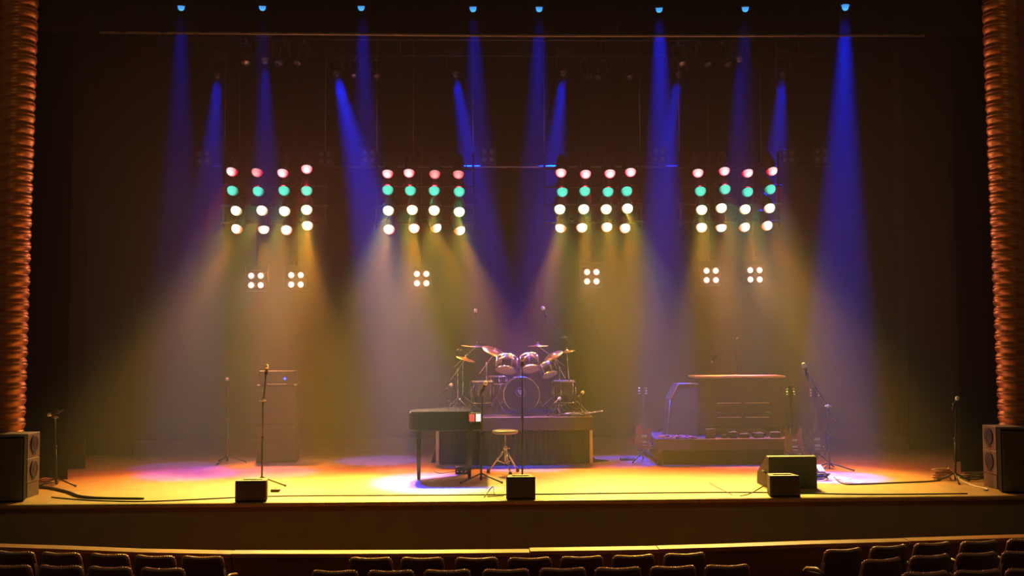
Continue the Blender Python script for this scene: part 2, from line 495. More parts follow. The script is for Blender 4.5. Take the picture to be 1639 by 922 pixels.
# a few amber lamps are focused on the drums, the organ and the amplifier
AIMED = {('amber', 1, 3): (.2, 4.0, 1.3), ('amber', 2, 0): (.3, 4.0, 1.3), ('amber', 1, 2): (.0, 4.0, 1.3), ('amber', 3, 1): (4.0, 4.3, 1.4), ('amber', 0, 1): (-4.0, 4.2, 1.4)}
WEAK = {('yellow', 0, 0): .45, ('yellow', 3, 3): .45, ('green', 0, 0): .5, ('green', 3, 3): .5, ('yellow', 0, 1): .7, ('yellow', 3, 2): .7}
BANKK = [1.0, 1.0, .82, .95]
protos, pipe_rows = {}, {}
for row, banks in ROWS.items():
    for g, cols in enumerate(banks):
        zs = [P(x, y, PY).z for x, y in cols]
        pz, py = sum(zs) / 4 + .13, PY + .15 + .245
        pipe_rows[(row, g)] = (py, pz, P(cols[0][0], cols[0][1], PY).x, P(cols[3][0], cols[3][1], PY).x)
        for c, (x, y) in enumerate(cols):
            L = P(x, y, PY)
            T = Vector((TX[g][c] + random.uniform(-.25, .25), TY[row] + random.uniform(-.5, .5), 0))
            a = (T - L).normalized()
            piv = L - a * .2 * PS
            lab = f"{row} stage lamp, {ROWNAME[row]} of the {BANK[g]}, {ORD[c]} from left"
            grp = f'{row} stage lamps'
            lens = {'red': 'lens_red_dim' if (g, c) in ((0, 1), (1, 2), (1, 3)) else 'lens_red'}.get(row, 'lens_' + row)
            if (row, g, c) in AIMED:
                a = (Vector(AIMED[(row, g, c)]) - L).normalized(); piv = L - a * .2 * PS
            root = thing('par_spotlight', lab, 'stage light', piv, 0, grp)
            yaw = math.atan2(-a.x, -a.y) + PI           # heading from -y
            yaw = math.atan2(a.x, -a.y)
            root.rotation_euler = (0, 0, yaw)
            tilt = math.asin(-a.z)                       # below the horizon
            can, yoke = None, None
            if lens not in protos:
                can, yoke = par_parts(root, lens); protos[lens] = (can, yoke)
            else:
                c0, y0 = protos[lens]
                can = c0.copy(); C.objects.link(can); can.parent = root
                for k in [k for k in bpy.data.objects if k.parent == c0 and k.type == 'MESH']:
                    kk = k.copy(); C.objects.link(kk); kk.parent = can
                yoke = y0.copy(); C.objects.link(yoke); yoke.parent = root
            can.rotation_euler = (-(PI / 2 - tilt), 0, 0); can.scale = (PS,) * 3
            yoke.rotation_euler = (math.atan2(pz - piv.z, (py - piv.y) / max(.5, math.cos(yaw))), 0, 0)
            # its light, just outside the lens
            spot('lamp', piv + a * .33*PS, a, PAR_WATT[row] * BANKK[g] * WEAK.get((row, g, c), 1) * HOT.get((row, g, c), 1) * random.uniform(.85, 1.15), PAR_COL[row], math.radians(32), 1, .07)
            spot('halo_lamp', piv + a * .33 * PS, Vector((0, -1, -.3)), PAR_WATT[row] * HALO * HALOK[row] * HOT.get((row, g, c), 1), PAR_COL[row], math.radians(170), .6, .08)  # wide second lamp added for a halo in the haze
for g in range(4):
    fr = thing('lighting_frame', f'black pipe frame carrying the {BANK[g]} of stage lamps', 'lighting frame', (0, 0, 0), 0, 'frames of the lamp banks')
    rows = [pipe_rows[(r, g)] for r in ROWS]
    xa = min(r[2] for r in rows) - .3; xb = max(r[3] for r in rows) + .3
    for r in rows:
        bm = NB(); tube(bm, (xa, r[0], r[1]), (xb, r[0], r[1]), .021); obj('pipe', bm, 'black_metal', fr)
    for xx in (xa + .05, xb - .05):
        bm = NB(); tube(bm, (xx, rows[0][0] + .045, rows[-1][1] - .1), (xx, rows[0][0] + .045, rows[0][1] + .3), .022); obj('upright', bm, 'black_metal', fr)
        bm = NB(); tube(bm, (xx, rows[0][0] + .045, rows[0][1] + .3), (xx, rows[0][0] + .045, 9.4), .004, seg=5); obj('cable', bm, 'steel', fr)
# the long batten just behind the top row of lamps
bt2 = thing('hanging_pipe', 'long thin batten pipe running behind the top rows of coloured lamps', 'pipe')
by, bz = PY + .9, P(800, 267, PY + .9).z
bm = NB(); tube(bm, (P(340, 267, by).x, by, bz), (P(1330, 267, by).x, by, bz), .022); obj('pipe', bm, 'steel', bt2)
for xx in (-5, -1.7, 1.7, 5):
    bm = NB(); tube(bm, (xx, by, bz), (xx, by, 9.4), .004, seg=5); obj('cable', bm, 'steel', bt2)


# four-lamp blinders: lit ones low, unlit ones up at the batten
def blinder(root, lens):
    h = .1
    bm = NB(); box(bm, (0, .05, 0), (.40, .10, .40), .015)
    obj('housing', bm, 'black_paint', root)
    for sx in (-1, 1):
        for sz in (-1, 1):
            q = Quaternion((1, 0, 0), PI / 2)
            bm = NB(); lathe(bm, [(.062, 0), (.078, 0), (.078, .03), (.062, .03), (.062, 0)], 20)
            rim = obj('lamp_rim', bm, 'black_metal', root, (sx * .088, 0, sz * .088)); rim.rotation_euler = (PI / 2, 0, 0)
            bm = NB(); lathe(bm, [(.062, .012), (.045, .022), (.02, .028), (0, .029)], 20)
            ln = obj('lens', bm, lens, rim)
    bm = NB()
    for sx in (-1, 1): box(bm, (sx * .215, .05, .13), (.008, .03, .32))
    box(bm, (0, .05, .29), (.438, .03, .008)); box(bm, (0, .05, .32), (.05, .05, .08), .01)
    obj('yoke', bm, 'black_metal', root)


BLY = 5.9
lit = [(410, 449), (474, 448), (675, 446), (947, 443), (1138, 441), (1208, 440)]
names = ['under the left end of the leftmost lamp bank', 'under the right end of the leftmost lamp bank', 'under the bank left of centre',
         'under the bank right of centre', 'under the left end of the rightmost lamp bank', 'under the right end of the rightmost lamp bank']
src = None
for (x, y), n in zip(lit, names):
    p = P(x, y, BLY); lab = 'glowing four-lamp blinder ' + n
    if src is None:
        src = thing('blinder_spotlight', lab, 'stage light', p, 0, 'lit four-lamp blinders'); blinder(src, 'lens_blinder'); o = src
    else:
        o = dup(src, p, 0, lab)
    spot('lamp', p + Vector((0, -.06, 0)), Vector((0, -1, -.25)), BLINDER_WATT, (1, .45, .33), math.radians(150), .6, .1)
    spot('lamp', p + Vector((0, -.06, 0)), Vector((0, -1, -.42)), 200, (1, .50, .30), math.radians(56), 1, .1)
    dr = tag(obj('hanging_drop_pipe', tube(NB(), (p.x, BLY + .05, p.z + .35), (p.x, BLY + .05, 9.4), .012, seg=8), 'black_metal'), 'thin black drop pipe holding the blinder ' + n, 'pipe', 'drop pipes of the blinders')
M['lens_off'] = mat('lens_off', (.3, .3, .32), .25, .5)
src = None
for i, (x, y) in enumerate([(325, 252), (520, 252), (590, 250), (781, 249), (1055, 248), (1262, 250), (1315, 248)]):
    p = P(x, y, by - .05); lab = f'unlit four-lamp blinder on the high batten, {ORD[i]} from left'
    if src is None:
        src = thing('blinder_spotlight', lab, 'stage light', p, 0, 'unlit four-lamp blinders'); blinder(src, 'lens_off')
        src.scale = (.8, .8, .8)
    else: dup(src, p, 0, lab)


# moving-head blue spots: base box, yoke arms, head with lens
def moving_head(root, aim, lens=True):
    bm = NB(); box(bm, (0, 0, .30), (.30, .22, .12), .02); obj('base', bm, 'black_paint', root)
    bm = NB()
    for s in (-1, 1): box(bm, (s * .15, 0, .12), (.035, .10, .30), .012)
    box(bm, (0, 0, .235), (.30, .1, .03), .008); obj('yoke', bm, 'black_paint', root)
    bm = NB(); lathe(bm, [(0, .16), (.08, .15), (.10, .05), (.115, -.05), (.10, -.14), (.088, -.16), (.08, -.16), (.078, -.13), (0, -.12)], 20)
    h = obj('head', bm, 'black_gloss', root)
    h.rotation_mode = 'QUATERNION'; h.rotation_quaternion = Vector(aim).to_track_quat('-Z', 'Y')
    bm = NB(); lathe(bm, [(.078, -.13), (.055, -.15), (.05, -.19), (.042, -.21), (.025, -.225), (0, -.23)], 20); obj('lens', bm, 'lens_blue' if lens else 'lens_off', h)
    for s in (-1, 1):
        bm = NB(); box(bm, (s * .1, 0, .40), (.04, .06, .13), .008); obj('clamp', bm, 'black_metal', root)


def blue_unit(x, y, Y, tx, ty, tY, watt, ang, label, on=True):
    p = P(x, y, Y); t = G(tx, ty); a = (t - p).normalized()
    root = thing('moving_spotlight', label, 'stage light', p - a * (.15 if on else .27), 0, 'blue beam lights'); moving_head(root, a, on)
    spot('lamp', p + a * (.13 if on else .01), a, watt, BLUE, math.radians(ang), .55, .09)
    return root


A1 = [(290, 9, 283, 748, .2), (420, 9, 424, 740, .05), (578, 9, 608, 737, .32), (757, 11, 785, 745, .35), (863, 11, 852, 742, .4), (1055, 12, 1070, 737, 1.0), (1193, 11, 1180, 740, .12), (1353, 9, 1340, 764, 1.25)]
for i, (x, y, tx, ty, k) in enumerate(A1):
    blue_unit(x, y, 2.5, tx, ty, None, BLUE_WATT * k, 13, f'blue beam lamp behind the gauze border at the top, {ORD[i]} from left')
A2 = [(348, 128, 306, 757, .5), (540, 124, 696, 772, 1.3), (730, 126, 838, 745, .8), (901, 125, 835, 738, .8), (1085, 127, 1000, 738, .6), (1252, 127, 1212, 742, .7)]
for i, (x, y, tx, ty, k) in enumerate(A2):
    blue_unit(x, y, 6.9, tx, ty, None, BLUE_WATT * k, 13, f'blue beam lamp on the rear pipe below the border, {ORD[i]} from left', False)
A3 = [(424, 106, 433, 756, .22), (1183, 104, 1170, 742, .12)]
for i, (x, y, tx, ty, k) in enumerate(A3):
    blue_unit(x, y, 4.5, tx, ty, None, BLUE_WATT * k, 14, f'blue beam lamp hanging on the middle pipe above the {["leftmost", "rightmost"][i]} bank', False)
for nm, Y, z, lab in (('hanging_pipe', 2.5, P(820, 10, 2.5).z + .42, 'black lighting pipe behind the gauze border'), ('hanging_pipe', 4.5, P(820, 104, 4.5).z + .45, 'black lighting pipe in the middle of the stage above the lamp banks'),
                      ('hanging_pipe', 6.9, P(820, 125, 6.9).z + .45, 'black rear lighting pipe carrying blue lamps')):
    r = thing(nm, lab, 'pipe'); obj('pipe', tube(NB(), (-6.6, Y, z), (6.6, Y, z), .025), 'black_metal', r)
    for xx in (-6, -2, 2, 6): obj('cable', tube(NB(), (xx, Y, z), (xx, Y, 9.4), .004, seg=5), 'steel', r)


# unlit cans hung on the middle and rear pipes
def ellipsoidal(root):
    bm = NB(); lathe(bm, [(0, .26), (.07, .25), (.09, .12), (.075, .05), (.06, 0), (.06, -.2), (.072, -.21), (.072, -.26), (.06, -.26), (.058, -.22), (0, -.215)], 18)
    b = obj('barrel', bm, 'can_metal', root); b.rotation_euler = (-.75, 0, 0)
    bm = NB(); lathe(bm, [(.058, -.235), (.03, -.245), (0, -.247)], 18); obj('lens', bm, 'lens_off', b)
    bm = NB()
    for s in (-1, 1): box(bm, (s * .10, 0, .09), (.006, .03, .22))
    box(bm, (0, 0, .20), (.206, .03, .006)); box(bm, (0, 0, .24), (.045, .05, .09), .008)
    obj('yoke', bm, 'steel', root)


src = None
for i, (x, y, Y, where) in enumerate([(394, 78, 4.5, 'left of the leftmost hanging blue lamp'), (456, 74, 4.5, 'just right of the leftmost hanging blue lamp'), (486, 76, 4.5, 'second right of the leftmost hanging blue lamp'),
                               (1086, 104, 4.5, 'leftmost of three in a row at the right of the middle pipe'), (1121, 104, 4.5, 'middle of three in a row at the right of the middle pipe'), (1155, 104, 4.5, 'third of three in a row at the right of the middle pipe'),
                               (568, 128, 6.9, 'on the rear pipe right of the second blue lamp'), (602, 130, 6.9, 'on the rear pipe second right of the second blue lamp'), (936, 132, 6.9, 'on the rear pipe just right of the centre blue lamp'), (964, 134, 6.9, 'on the rear pipe second right of the centre blue lamp'), (1003, 135, 6.9, 'on the rear pipe third right of the centre blue lamp')]):
    p = P(x, y, Y); lab = 'unlit black spotlight ' + where
    p.z = {4.5: P(820, 104, 4.5).z + .45, 6.9: P(820, 125, 6.9).z + .45}[Y] - .29
    if src is None:
        src = thing('profile_spotlight', lab, 'stage light', p, .2, 'unlit profile spotlights'); ellipsoidal(src)
    else: dup(src, p, random.uniform(-.8, .8), lab)
# ================================================================== SPEAKERS AT THE SIDES
def round_driver(parent, loc, r, rot, name='driver'):
    bm = NB(); lathe(bm, [(r, 0), (r * 1.1, 0), (r * 1.1, .012), (r * .97, .014), (r * .85, .006), (r * .4, .002), (r * .3, .010), (0, .013)], 24)
    o = obj(name, bm, 'black_metal', parent, loc); o.rotation_euler = rot
    return o


def side_stack(s):
    nm = 'left' if s < 0 else 'right'
    xf, ytop = (44, 691) if s < 0 else (1595, 676)
    Yf = .50
    X = P(xf, 740, Yf).x
    pl = .19; ch = .325
    # plinth
    t = thing('speaker_plinth', f'low wooden plinth under the two small speakers at the {nm} edge of the stage', 'plinth', (X - s * -.18, Yf + .21, 0), 0, 'speaker plinths')
    bm = NB(); box(bm, (0, 0, pl / 2), (.34, .36, pl), .006); obj('body', bm, 'speaker_side', t)
    for k in range(2):
        z = pl + k * (ch + .004)
        t = thing('speaker_cabinet', f"{['lower', 'upper'][k]} of the two small speakers stacked at the {nm} edge of the stage", 'speaker', (X + s * .19, Yf + .19, z + .002), 0, 'small stacked side speakers')
        bm = NB(); box(bm, (0, 0, ch / 2), (.38, .38, ch - .004), .008); obj('cabinet', bm, 'speaker_side', t)
        round_driver(t, (-s * .192, 0, ch * .55), .105, (0, -s * PI / 2, 0))
        bm = NB(); box(bm, (-s * .193, 0, ch * .16), (.012, .10, .04), .006); obj('badge_port', bm, 'black_paint', t)
        bm = NB(); box(bm, (0, 0, ch - .002), (.372, .372, .006)); obj('top_trim', bm, 'pale_edge', t)  # pale strip puts the pinkish top-edge highlight into colour
        bm = NB(); tube(bm, (-s * .1, .19, ch * .6), (-s * .1, .25, ch * .6), .02); obj('connector', bm, 'black_metal', t)
    # big dark front speaker tower beside them
    t = thing('speaker_tower', f'big black grille-fronted speaker tower at the {nm} end of the stage', 'speaker', (0, 0, 0), -s * .3, 'big black speaker towers')
    q = Matrix.Rotation(-s * .3, 3, 'Z') @ Vector((-s * .31, .14, 0)); t.location = (X - q.x + s * .004, Yf - .015 - q.y, 0)
    h = pl + 2 * ch + .004
    bm = NB(); box(bm, (0, 0, h / 2), (.62, .28, h), .012); obj('cabinet', bm, 'black_cloth', t)
    bm = NB(); box(bm, (0, -.141, h / 2), (.58, .016, h - .05), .006); obj('grille', bm, 'grille', t)
    bm = NB(); box(bm, (0, -.151, h / 2), (.10, .006, .03), .002); obj('badge', bm, 'black_metal', t)


side_stack(-1); side_stack(1)

# ================================================================== FRONT FILLS AND MONITOR
def front_fill(x0, x1, ytop, ybot, label):
    p0, p1 = G(x0, ybot - 4), G(x1, ybot - 4)
    Y = .05
    a, b = P(x0, ytop, Y), P(x1, ytop, Y)
    wd = b.x - a.x; h = a.z
    t = thing('front_fill_speaker', label, 'speaker', ((a.x + b.x) / 2, Y, 0), 0, 'front fill speakers')
    bm = NB(); prism(bm, [(-wd / 2, 0), (wd / 2, 0), (wd / 2 - .04, .28), (-wd / 2 + .04, .28)], 0, h); bmesh.ops.bevel(bm, geom=bm.edges[:], offset=.008, segments=1, affect='EDGES')
    obj('cabinet', bm, 'black_paint', t)
    bm = NB(); box(bm, (0, -.006, h / 2), (wd - .03, .014, h - .03), .004); obj('grille', bm, 'grille', t)
    bm = NB(); box(bm, (0, .14, h + .006), (wd - .16, .05, .012), .004); obj('handle', bm, 'steel', t)
    return t


front_fill(376, 427, 770, 806, 'small black front fill speaker on the stage lip below the left microphone stand')
front_fill(810, 857, 764, 801, 'small black front fill speaker on the stage lip at centre')
front_fill(1232, 1281, 762, 798, 'small black front fill speaker on the stage lip before the floor monitor')
# floor monitor wedge seen from behind
a, b = P(1230, 731, .75), P(1307, 731, .75)
wd, h = b.x - a.x, a.z
t = thing('floor_monitor', 'black wedge floor monitor standing behind the right front fill speaker', 'speaker', ((a.x + b.x) / 2, .75, 0), .0)
T = Matrix.Rotation(PI / 2, 4, 'Z') @ Matrix.Rotation(PI / 2, 4, 'X')
bm = NB(); prism(bm, [(0, 0), (.62, 0), (.60, .16), (.12, h), (0, h - .015)], -wd / 2, wd / 2, T); obj('cabinet', bm, 'black_paint', t)
bm = NB(); prism(bm, [(.605, .17), (.615, .18), (.135, h + .005), (.122, h - .005)], -wd / 2 + .02, wd / 2 - .02, T); obj('grille', bm, 'grille', t)
bm = NB(); box(bm, (0, .05, h - .005), (wd * .98, .10, .014), .004); obj('top_edge', bm, 'pale_edge', t)
for s in (-1, 1):
    bm = NB(); ringsweep(bm, [(s * (wd / 2 + .002), .12, h * .45), (s * (wd / 2 + .025), .14, h * .5), (s * (wd / 2 + .025), .24, h * .5), (s * (wd / 2 + .002), .26, h * .45)], .012, 8); obj('handle', bm, 'black_metal', t)


# ================================================================== MICROPHONE STANDS
def tripod(bm, top, r, n=3, a0=.5, leg=.011):
    for k in range(n):
        a = a0 + k * 2 * PI / n
        ringsweep(bm, [(0, 0, top), (r * .5 * math.cos(a), r * .5 * math.sin(a), top * .55), (r * math.cos(a), r * math.sin(a), .015)], leg, 8)


def mic_parts(root, tip, d, col='steel', size=1.0, body='black_metal'):
    """a microphone at tip pointing along d (from tail to head) in the stand's own space"""
    q = Vector(d).to_track_quat('Z', 'Y')
    bm = NB(); lathe(bm, [(0, -.17), (.010, -.17), (.017, -.05), (.021, 0), (.021, .005)], 14)
    m = obj('microphone', bm, body, root, tip); m.rotation_mode = 'QUATERNION'; m.rotation_quaternion = q; m.scale = (size,) * 3
    bm = NB(); lathe(bm, [(.021, 0), (.027, .008), (.028, .02), (.026, .04), (.016, .055), (0, .058)], 16)
    obj('mic_head', bm, col, m)
    bm = NB(); lathe(bm, [(.020, -.11), (.024, -.11), (.024, -.06), (.020, -.06)], 14); obj('clip', bm, 'rubber', m)


def mic_stand(label, base, pole_top, boom=None, mic=None, legs=True, a0=.5, leg_r=.30, mic_col='steel', size=1.0, group='microphone stands', tilt=None, cable=True):
    base = Vector(base); L = lambda p: Vector(p) - base
    t = thing('microphone_stand', label, 'microphone stand', base, 0, group)
    if legs:
        bm = NB(); tripod(bm, .13, leg_r, 3, a0); obj('tripod', bm, 'black_metal', t)
        for k in range(3):
            a = a0 + k * 2 * PI / 3
            bm = NB(); ball(bm, (leg_r * math.cos(a), leg_r * math.sin(a), .017), .017, seg=8); obj('rubber_foot', bm, 'rubber', t)
    else:
        bm = NB(); lathe(bm, [(0, 0), (.14, 0), (.145, .012), (.12, .028), (.03, .036), (.022, .06), (0, .06)], 28); obj('round_base', bm, 'black_metal', t)
    pt = L(pole_top)
    mid = pt * .56
    bm = NB(); tube(bm, (0, 0, .03), mid, .0145); tube(bm, mid - Vector((0, 0, .03)), mid + Vector((0, 0, .03)), .021); obj('lower_pole', bm, 'black_metal', t)
    bm = NB(); tube(bm, mid, pt, .0095); obj('upper_pole', bm, 'black_metal', t)
    if boom:
        b0, b1 = L(boom[0]), L(boom[1])
        bm = NB(); tube(bm, b0, b1, .009); tube(bm, b0, b0 + (b1 - b0).normalized() * .06, .017); obj('boom_arm', bm, 'black_metal', t)
        bm = NB(); ball(bm, pt, .026, seg=10); tube(bm, pt + Vector((-.05, -.01, 0)), pt + Vector((.05, -.01, 0)), .011); obj('boom_clutch', bm, 'steel', t)
    if mic:
        tip, d = L(mic[0]), mic[1]
        mic_parts(t, tip, d, mic_col, size)
    return t


# left vocal stand, its mic tipped up
b = G(419, 778)
mic_stand('straight black microphone stand behind the left front fill speaker', b, P(421, 641, b.y), (P(421, 646, b.y), P(426, 597, b.y)), (P(427, 589, b.y - .03), (.15, -.45, .6)), a0=-.25, leg_r=.36, mic_col='lit_mic')
# centre vocal stand
b = G(836, 768)
mic_stand('tall straight black microphone stand at stage centre behind the front fill speaker', b, P(836, 592, b.y), None, (P(836, 577, b.y - .04), (0, -.5, .4)), legs=False)
# piano mic stand
b = G(770, 772)
mic_stand('black microphone stand right of the piano keyboard with a tilted vocal microphone', b, P(772, 634, b.y), None, (P(776, 616, b.y), (.35, -.2, .8)), a0=-.5, leg_r=.34, mic_col='lit_mic')
# right boom stand
b = G(1328, 754)
mic_stand('black boom microphone stand behind the floor monitor with a blue-lit microphone', b, P(1325, 650, b.y), (P(1339, 673, b.y), P(1294, 600, b.y)), (P(1288, 588, b.y), (-.35, -.1, 1)), a0=-.2, leg_r=.36, mic_col='blue_lit_mic', size=1.3)
# side stands
b = G(90, 779)
mic_stand('thin black microphone stand at the far left in front of the side curtain', b, P(88, 668, b.y), (P(80, 663, b.y), P(95, 659, b.y)), (P(82, 663, b.y), (-.8, -.2, -.25)), a0=-.2, leg_r=.30, mic_col='lit_mic')
b = G(1529, 772)
mic_stand('thin black microphone stand at the far right beside the coiled cable', b, P(1530, 650, b.y), None, (P(1531, 640, b.y), (.25, -.3, .8)), a0=.3, leg_r=.24, mic_col='lit_mic')
# small stand far back left
b = P(364, 738, 4.3); b.z = 0
mic_stand('short dark microphone stand at the back on the left beside the amplifier', b, P(364, 618, 4.3), None, (P(364, 608, 4.25), (0, -.7, .5)), a0=.2, mic_col='lit_mic')
# boom stand over the organ
b = P(1183, 700, 5.9); b.z = 0
mic_stand('boom microphone stand behind the organ reaching over it', b, P(1178, 541, 5.9), (P(1179, 538, 5.9), P(1146, 572, 5.7)), (P(1140, 578, 5.65), (-.6, -.2, -.65)), a0=.2, mic_col='lit_mic')

# ================================================================== PIANO AND STOOL
pf = G(669, 768)
py0 = pf.y
xl, xr = P(654, 670, py0).x, P(753, 670, py0).x
zt, zb_ = P(700, 659, py0).z, P(700, 689, py0).z
xk = P(771, 670, py0).x
pn = thing('baby_grand_piano', 'small black grand piano with its tail toward stage left of centre', 'piano', ((xl + xr) / 2, py0, 0))
x0, x1, xkk = xl - pn.location.x, xr - pn.location.x, xk - pn.location.x
D = 1.38
out = [(x1, 0), (x0 + .12, 0), (x0 + .04, .03), (x0, .1), (x0, .38), (x0 + .06, .55), (x0 + .2, .68), (x0 + .38, .78), (x0 + .55, .95), (x0 + .7, 1.2), (x0 + .8, D - .05), (x0 + .86, D), (x1, D)]
bm = NB(); prism(bm, out, zb_, zt - .03); bmesh.ops.bevel(bm, geom=[e for e in bm.edges], offset=.006, segments=1, affect='EDGES'); obj('case', bm, 'black_gloss', pn)
bm = NB(); prism(bm, [(x * 1.01, y * 1.0 - .008 if y == 0 else y * 1.005) for x, y in out], zt - .022, zt); bmesh.ops.bevel(bm, geom=[e for e in bm.edges], offset=.010, segments=3, affect='EDGES'); obj('lid', bm, 'black_gloss', pn)
bm = NB(); box(bm, ((x1 + xkk) / 2, D / 2, zb_ + .05), (xkk - x1, D, .10), .012); obj('key_bed', bm, 'black_gloss', pn)
for yy in (.035, D - .035):
    bm = NB(); box(bm, ((x1 + xkk) / 2, yy, zb_ + .13), (xkk - x1 - .02, .06, .06), .015); obj('cheek_block', bm, 'black_gloss', pn)
bm = NB(); box(bm, ((x1 + xkk) / 2, D / 2, zb_ + .112), (xkk - x1 - .02, D - .14, .022), .004); obj('white_keys', bm, 'white', pn)
bm = NB()
for k in range(52):
    if k % 7 in (0, 1, 3, 4, 5): box(bm, (x1 + .055, .09 + (D - .18) * (k + .9) / 52, zb_ + .13), (.10, .011, .014))
obj('black_keys', bm, 'black_gloss', pn)
bm = NB(); box(bm, (x1 + .02, D / 2, zb_ + .20), (.02, D - .2, .12), .01); obj('fallboard', bm, 'black_gloss', pn)
for lx, ly in ((P(670, 700, py0).x - pn.location.x, .06), (P(752, 700, py0).x - pn.location.x - .01, .12), (P(752, 700, py0).x - pn.location.x - .01, D - .14)):
    bm = NB(); prof = [(.030, 0), (.034, .02), (.036, .06), (.052, zb_ - .12), (.062, zb_ - .03), (.062, zb_ + .002)]
    lathe(bm, [(0, .0)] + prof + [(0, zb_ + .002)], 4, Quaternion((0, 0, 1), PI / 4), (lx, ly, 0), smooth=False); g_ = obj('leg', bm, 'black_gloss', pn)
    bm = NB(); lathe(bm, [(0, 0), (.02, 0), (.02, .03), (0, .03)], 10, None, (lx, ly, 0)); obj('caster', bm, 'brass', g_)
# added glowing panel standing in for the brightly lit keyboard end
sa, sb = P(751, 662, py0 - .02), P(770, 676, py0 - .02)
t = thing('stand_in_panel', 'small glowing red and white stand-in panel at the keyboard end of the black piano', 'display', ((sa.x + sb.x) / 2, py0 - .03, sb.z + .01))
wd, h = sb.x - sa.x, sa.z - sb.z - .01
bm = NB(); box(bm, (0, .010, h / 2), (wd + .02, .018, h + .02), .004); obj('case', bm, 'black_paint', t)
bm = NB(); box(bm, (-wd * .27, -.001, h / 2), (wd * .46, .006, h - .01)); obj('red_panel', bm, 'panel_glow_red', t)
bm = NB(); box(bm, (wd * .27, -.001, h / 2), (wd * .42, .006, h - .01)); obj('white_panel', bm, 'panel_glow_white', t)
bm = NB(); box(bm, (0, .03, .03), (.03, .05, .10)); obj('bracket', bm, 'black_metal', t)
# pedal box under the piano
p = G(739, 758)
t = thing('pedal_box', 'small boxy pedal unit with shiny edges on the floor under the piano', 'pedal box', p)
bm = NB(); box(bm, (0, 0, .05), (.20, .16, .10), .01); obj('body', bm, 'black_gloss', t)
bm = NB(); box(bm, (0, 0, .104), (.19, .15, .008), .003); obj('top_plate', bm, 'chrome', t)
bm = NB()
for s in (-1, 0, 1): box(bm, (s * .06, -.11, .045), (.03, .08, .015), .005)
obj('pedal', bm, 'brass', t)
bm = NB(); ringsweep(bm, [(-.1, 0, .03), (-.22, .06, .012), (-.33, -.05, .012), (-.42, .12, .012), (-.44, .25, .012)], .006, 6); obj('cord', bm, 'cable', t)

# round stool with chrome tripod
b = G(809, 758)
st = thing('drum_throne', 'round piano stool with a shiny seat on a chrome tripod', 'stool', b)
zs = P(809, 688, b.y).z
bm = NB(); lathe(bm, [(0, zs - .06), (.17, zs - .06), (.195, zs - .05), (.205, zs - .025), (.195, zs - .008), (.15, zs), (0, zs + .002)], 32); obj('seat', bm, 'seat_vinyl', st)
bm = NB(); tube(bm, (0, 0, .18), (0, 0, zs - .055), .014); obj('post', bm, 'chrome', st)
bm = NB(); lathe(bm, [(.02, .36), (.032, .36), (.032, .42), (.02, .42)], 14); tube(bm, (0, -.03, .39), (.07, -.05, .39), .008); obj('collar', bm, 'chrome', st)
for k in range(3):
    a = -PI / 2 + .25 + k * 2 * PI / 3
    bm = NB(); c, s = math.cos(a), math.sin(a)
    ringsweep(bm, [(.025 * c, .025 * s, .34), (.14 * c, .14 * s, .20), (.27 * c, .27 * s, .03)], .014, 8); tube(bm, (.012 * c, .012 * s, .16), (.14 * c, .14 * s, .20), .008)
    lg = obj('leg', bm, 'chrome', st)
    bm = NB(); lathe(bm, [(0, 0), (.026, 0), (.024, .05), (.016, .06), (0, .06)], 10, None, (.272 * c, .272 * s, 0)); obj('rubber_foot', bm, 'rubber', lg)

# ================================================================== DRUM RISER AND KIT
RY = 3.55
ra, rb = P(697, 670, RY), P(949, 670, RY)
RZ = P(860, 669, RY).z
rc = (ra.x + rb.x) / 2; rw = rb.x - ra.x; rd = 2.0
rs = thing('drum_riser', 'dark platform riser carrying the drum kit at centre stage', 'riser', (rc, RY + rd / 2, 0))
bm = NB(); box(bm, (0, 0, RZ - .11), (rw, rd, .22), .01); obj('deck', bm, 'deck', rs)
bm = NB(); box(bm, (0, 0, RZ - .004), (rw - .05, rd - .05, .012)); obj('carpet_top', bm, 'black_cloth', rs)
bm = NB()
n = 120; cols = []
for i in range(n + 1):
    x = -rw / 2 + .06 + (rw - .12) * i / n
    y = -rd / 2 + .07 + .015 * math.sin(i * .9)
    cols.append((bm.verts.new((x, y, .01)), bm.verts.new((x, y, RZ - .2))))
for A, B in zip(cols, cols[1:]): bm.faces.new((A[0], B[0], B[1], A[1])).smooth = True
obj('skirt', bm, 'black_cloth', rs)
for sx in (-1, 1):
    for sy in (-1, 1):
        bm = NB(); box(bm, (sx * (rw / 2 - .03), sy * (rd / 2 - .03), (RZ - .2) / 2), (.05, .05, RZ - .2), .004); obj('leg', bm, 'steel', rs)
rs.location.z = .0125; RZ += .0125
# black rug spilling out under the riser
p0, p1 = G(690, 741), G(968, 741)
bm = NB(); outl = [(p0.x, p0.y + .02), (p0.x + .5, p0.y - .05), (p0.x + 1.2, p0.y + .03), (rc + .5, p0.y - .02), (p1.x - .25, p1.y), (p1.x + .1, p1.y + .25), (p1.x - .1, p1.y + .5), (p1.x - .2, p1.y + 2), (p0.x - .02, p1.y + 2)]
prism(bm, outl, .001, .012)
tag(obj('stage_rug', bm, 'black_cloth'), 'black cloth lying under the drum riser and past its front edge', 'rug')

KY = RY + .55                                        # front of the kick drum
KX = P(835, 640, KY).x
zk = lambda x, y, Y: P(x, y, Y)
kit = []


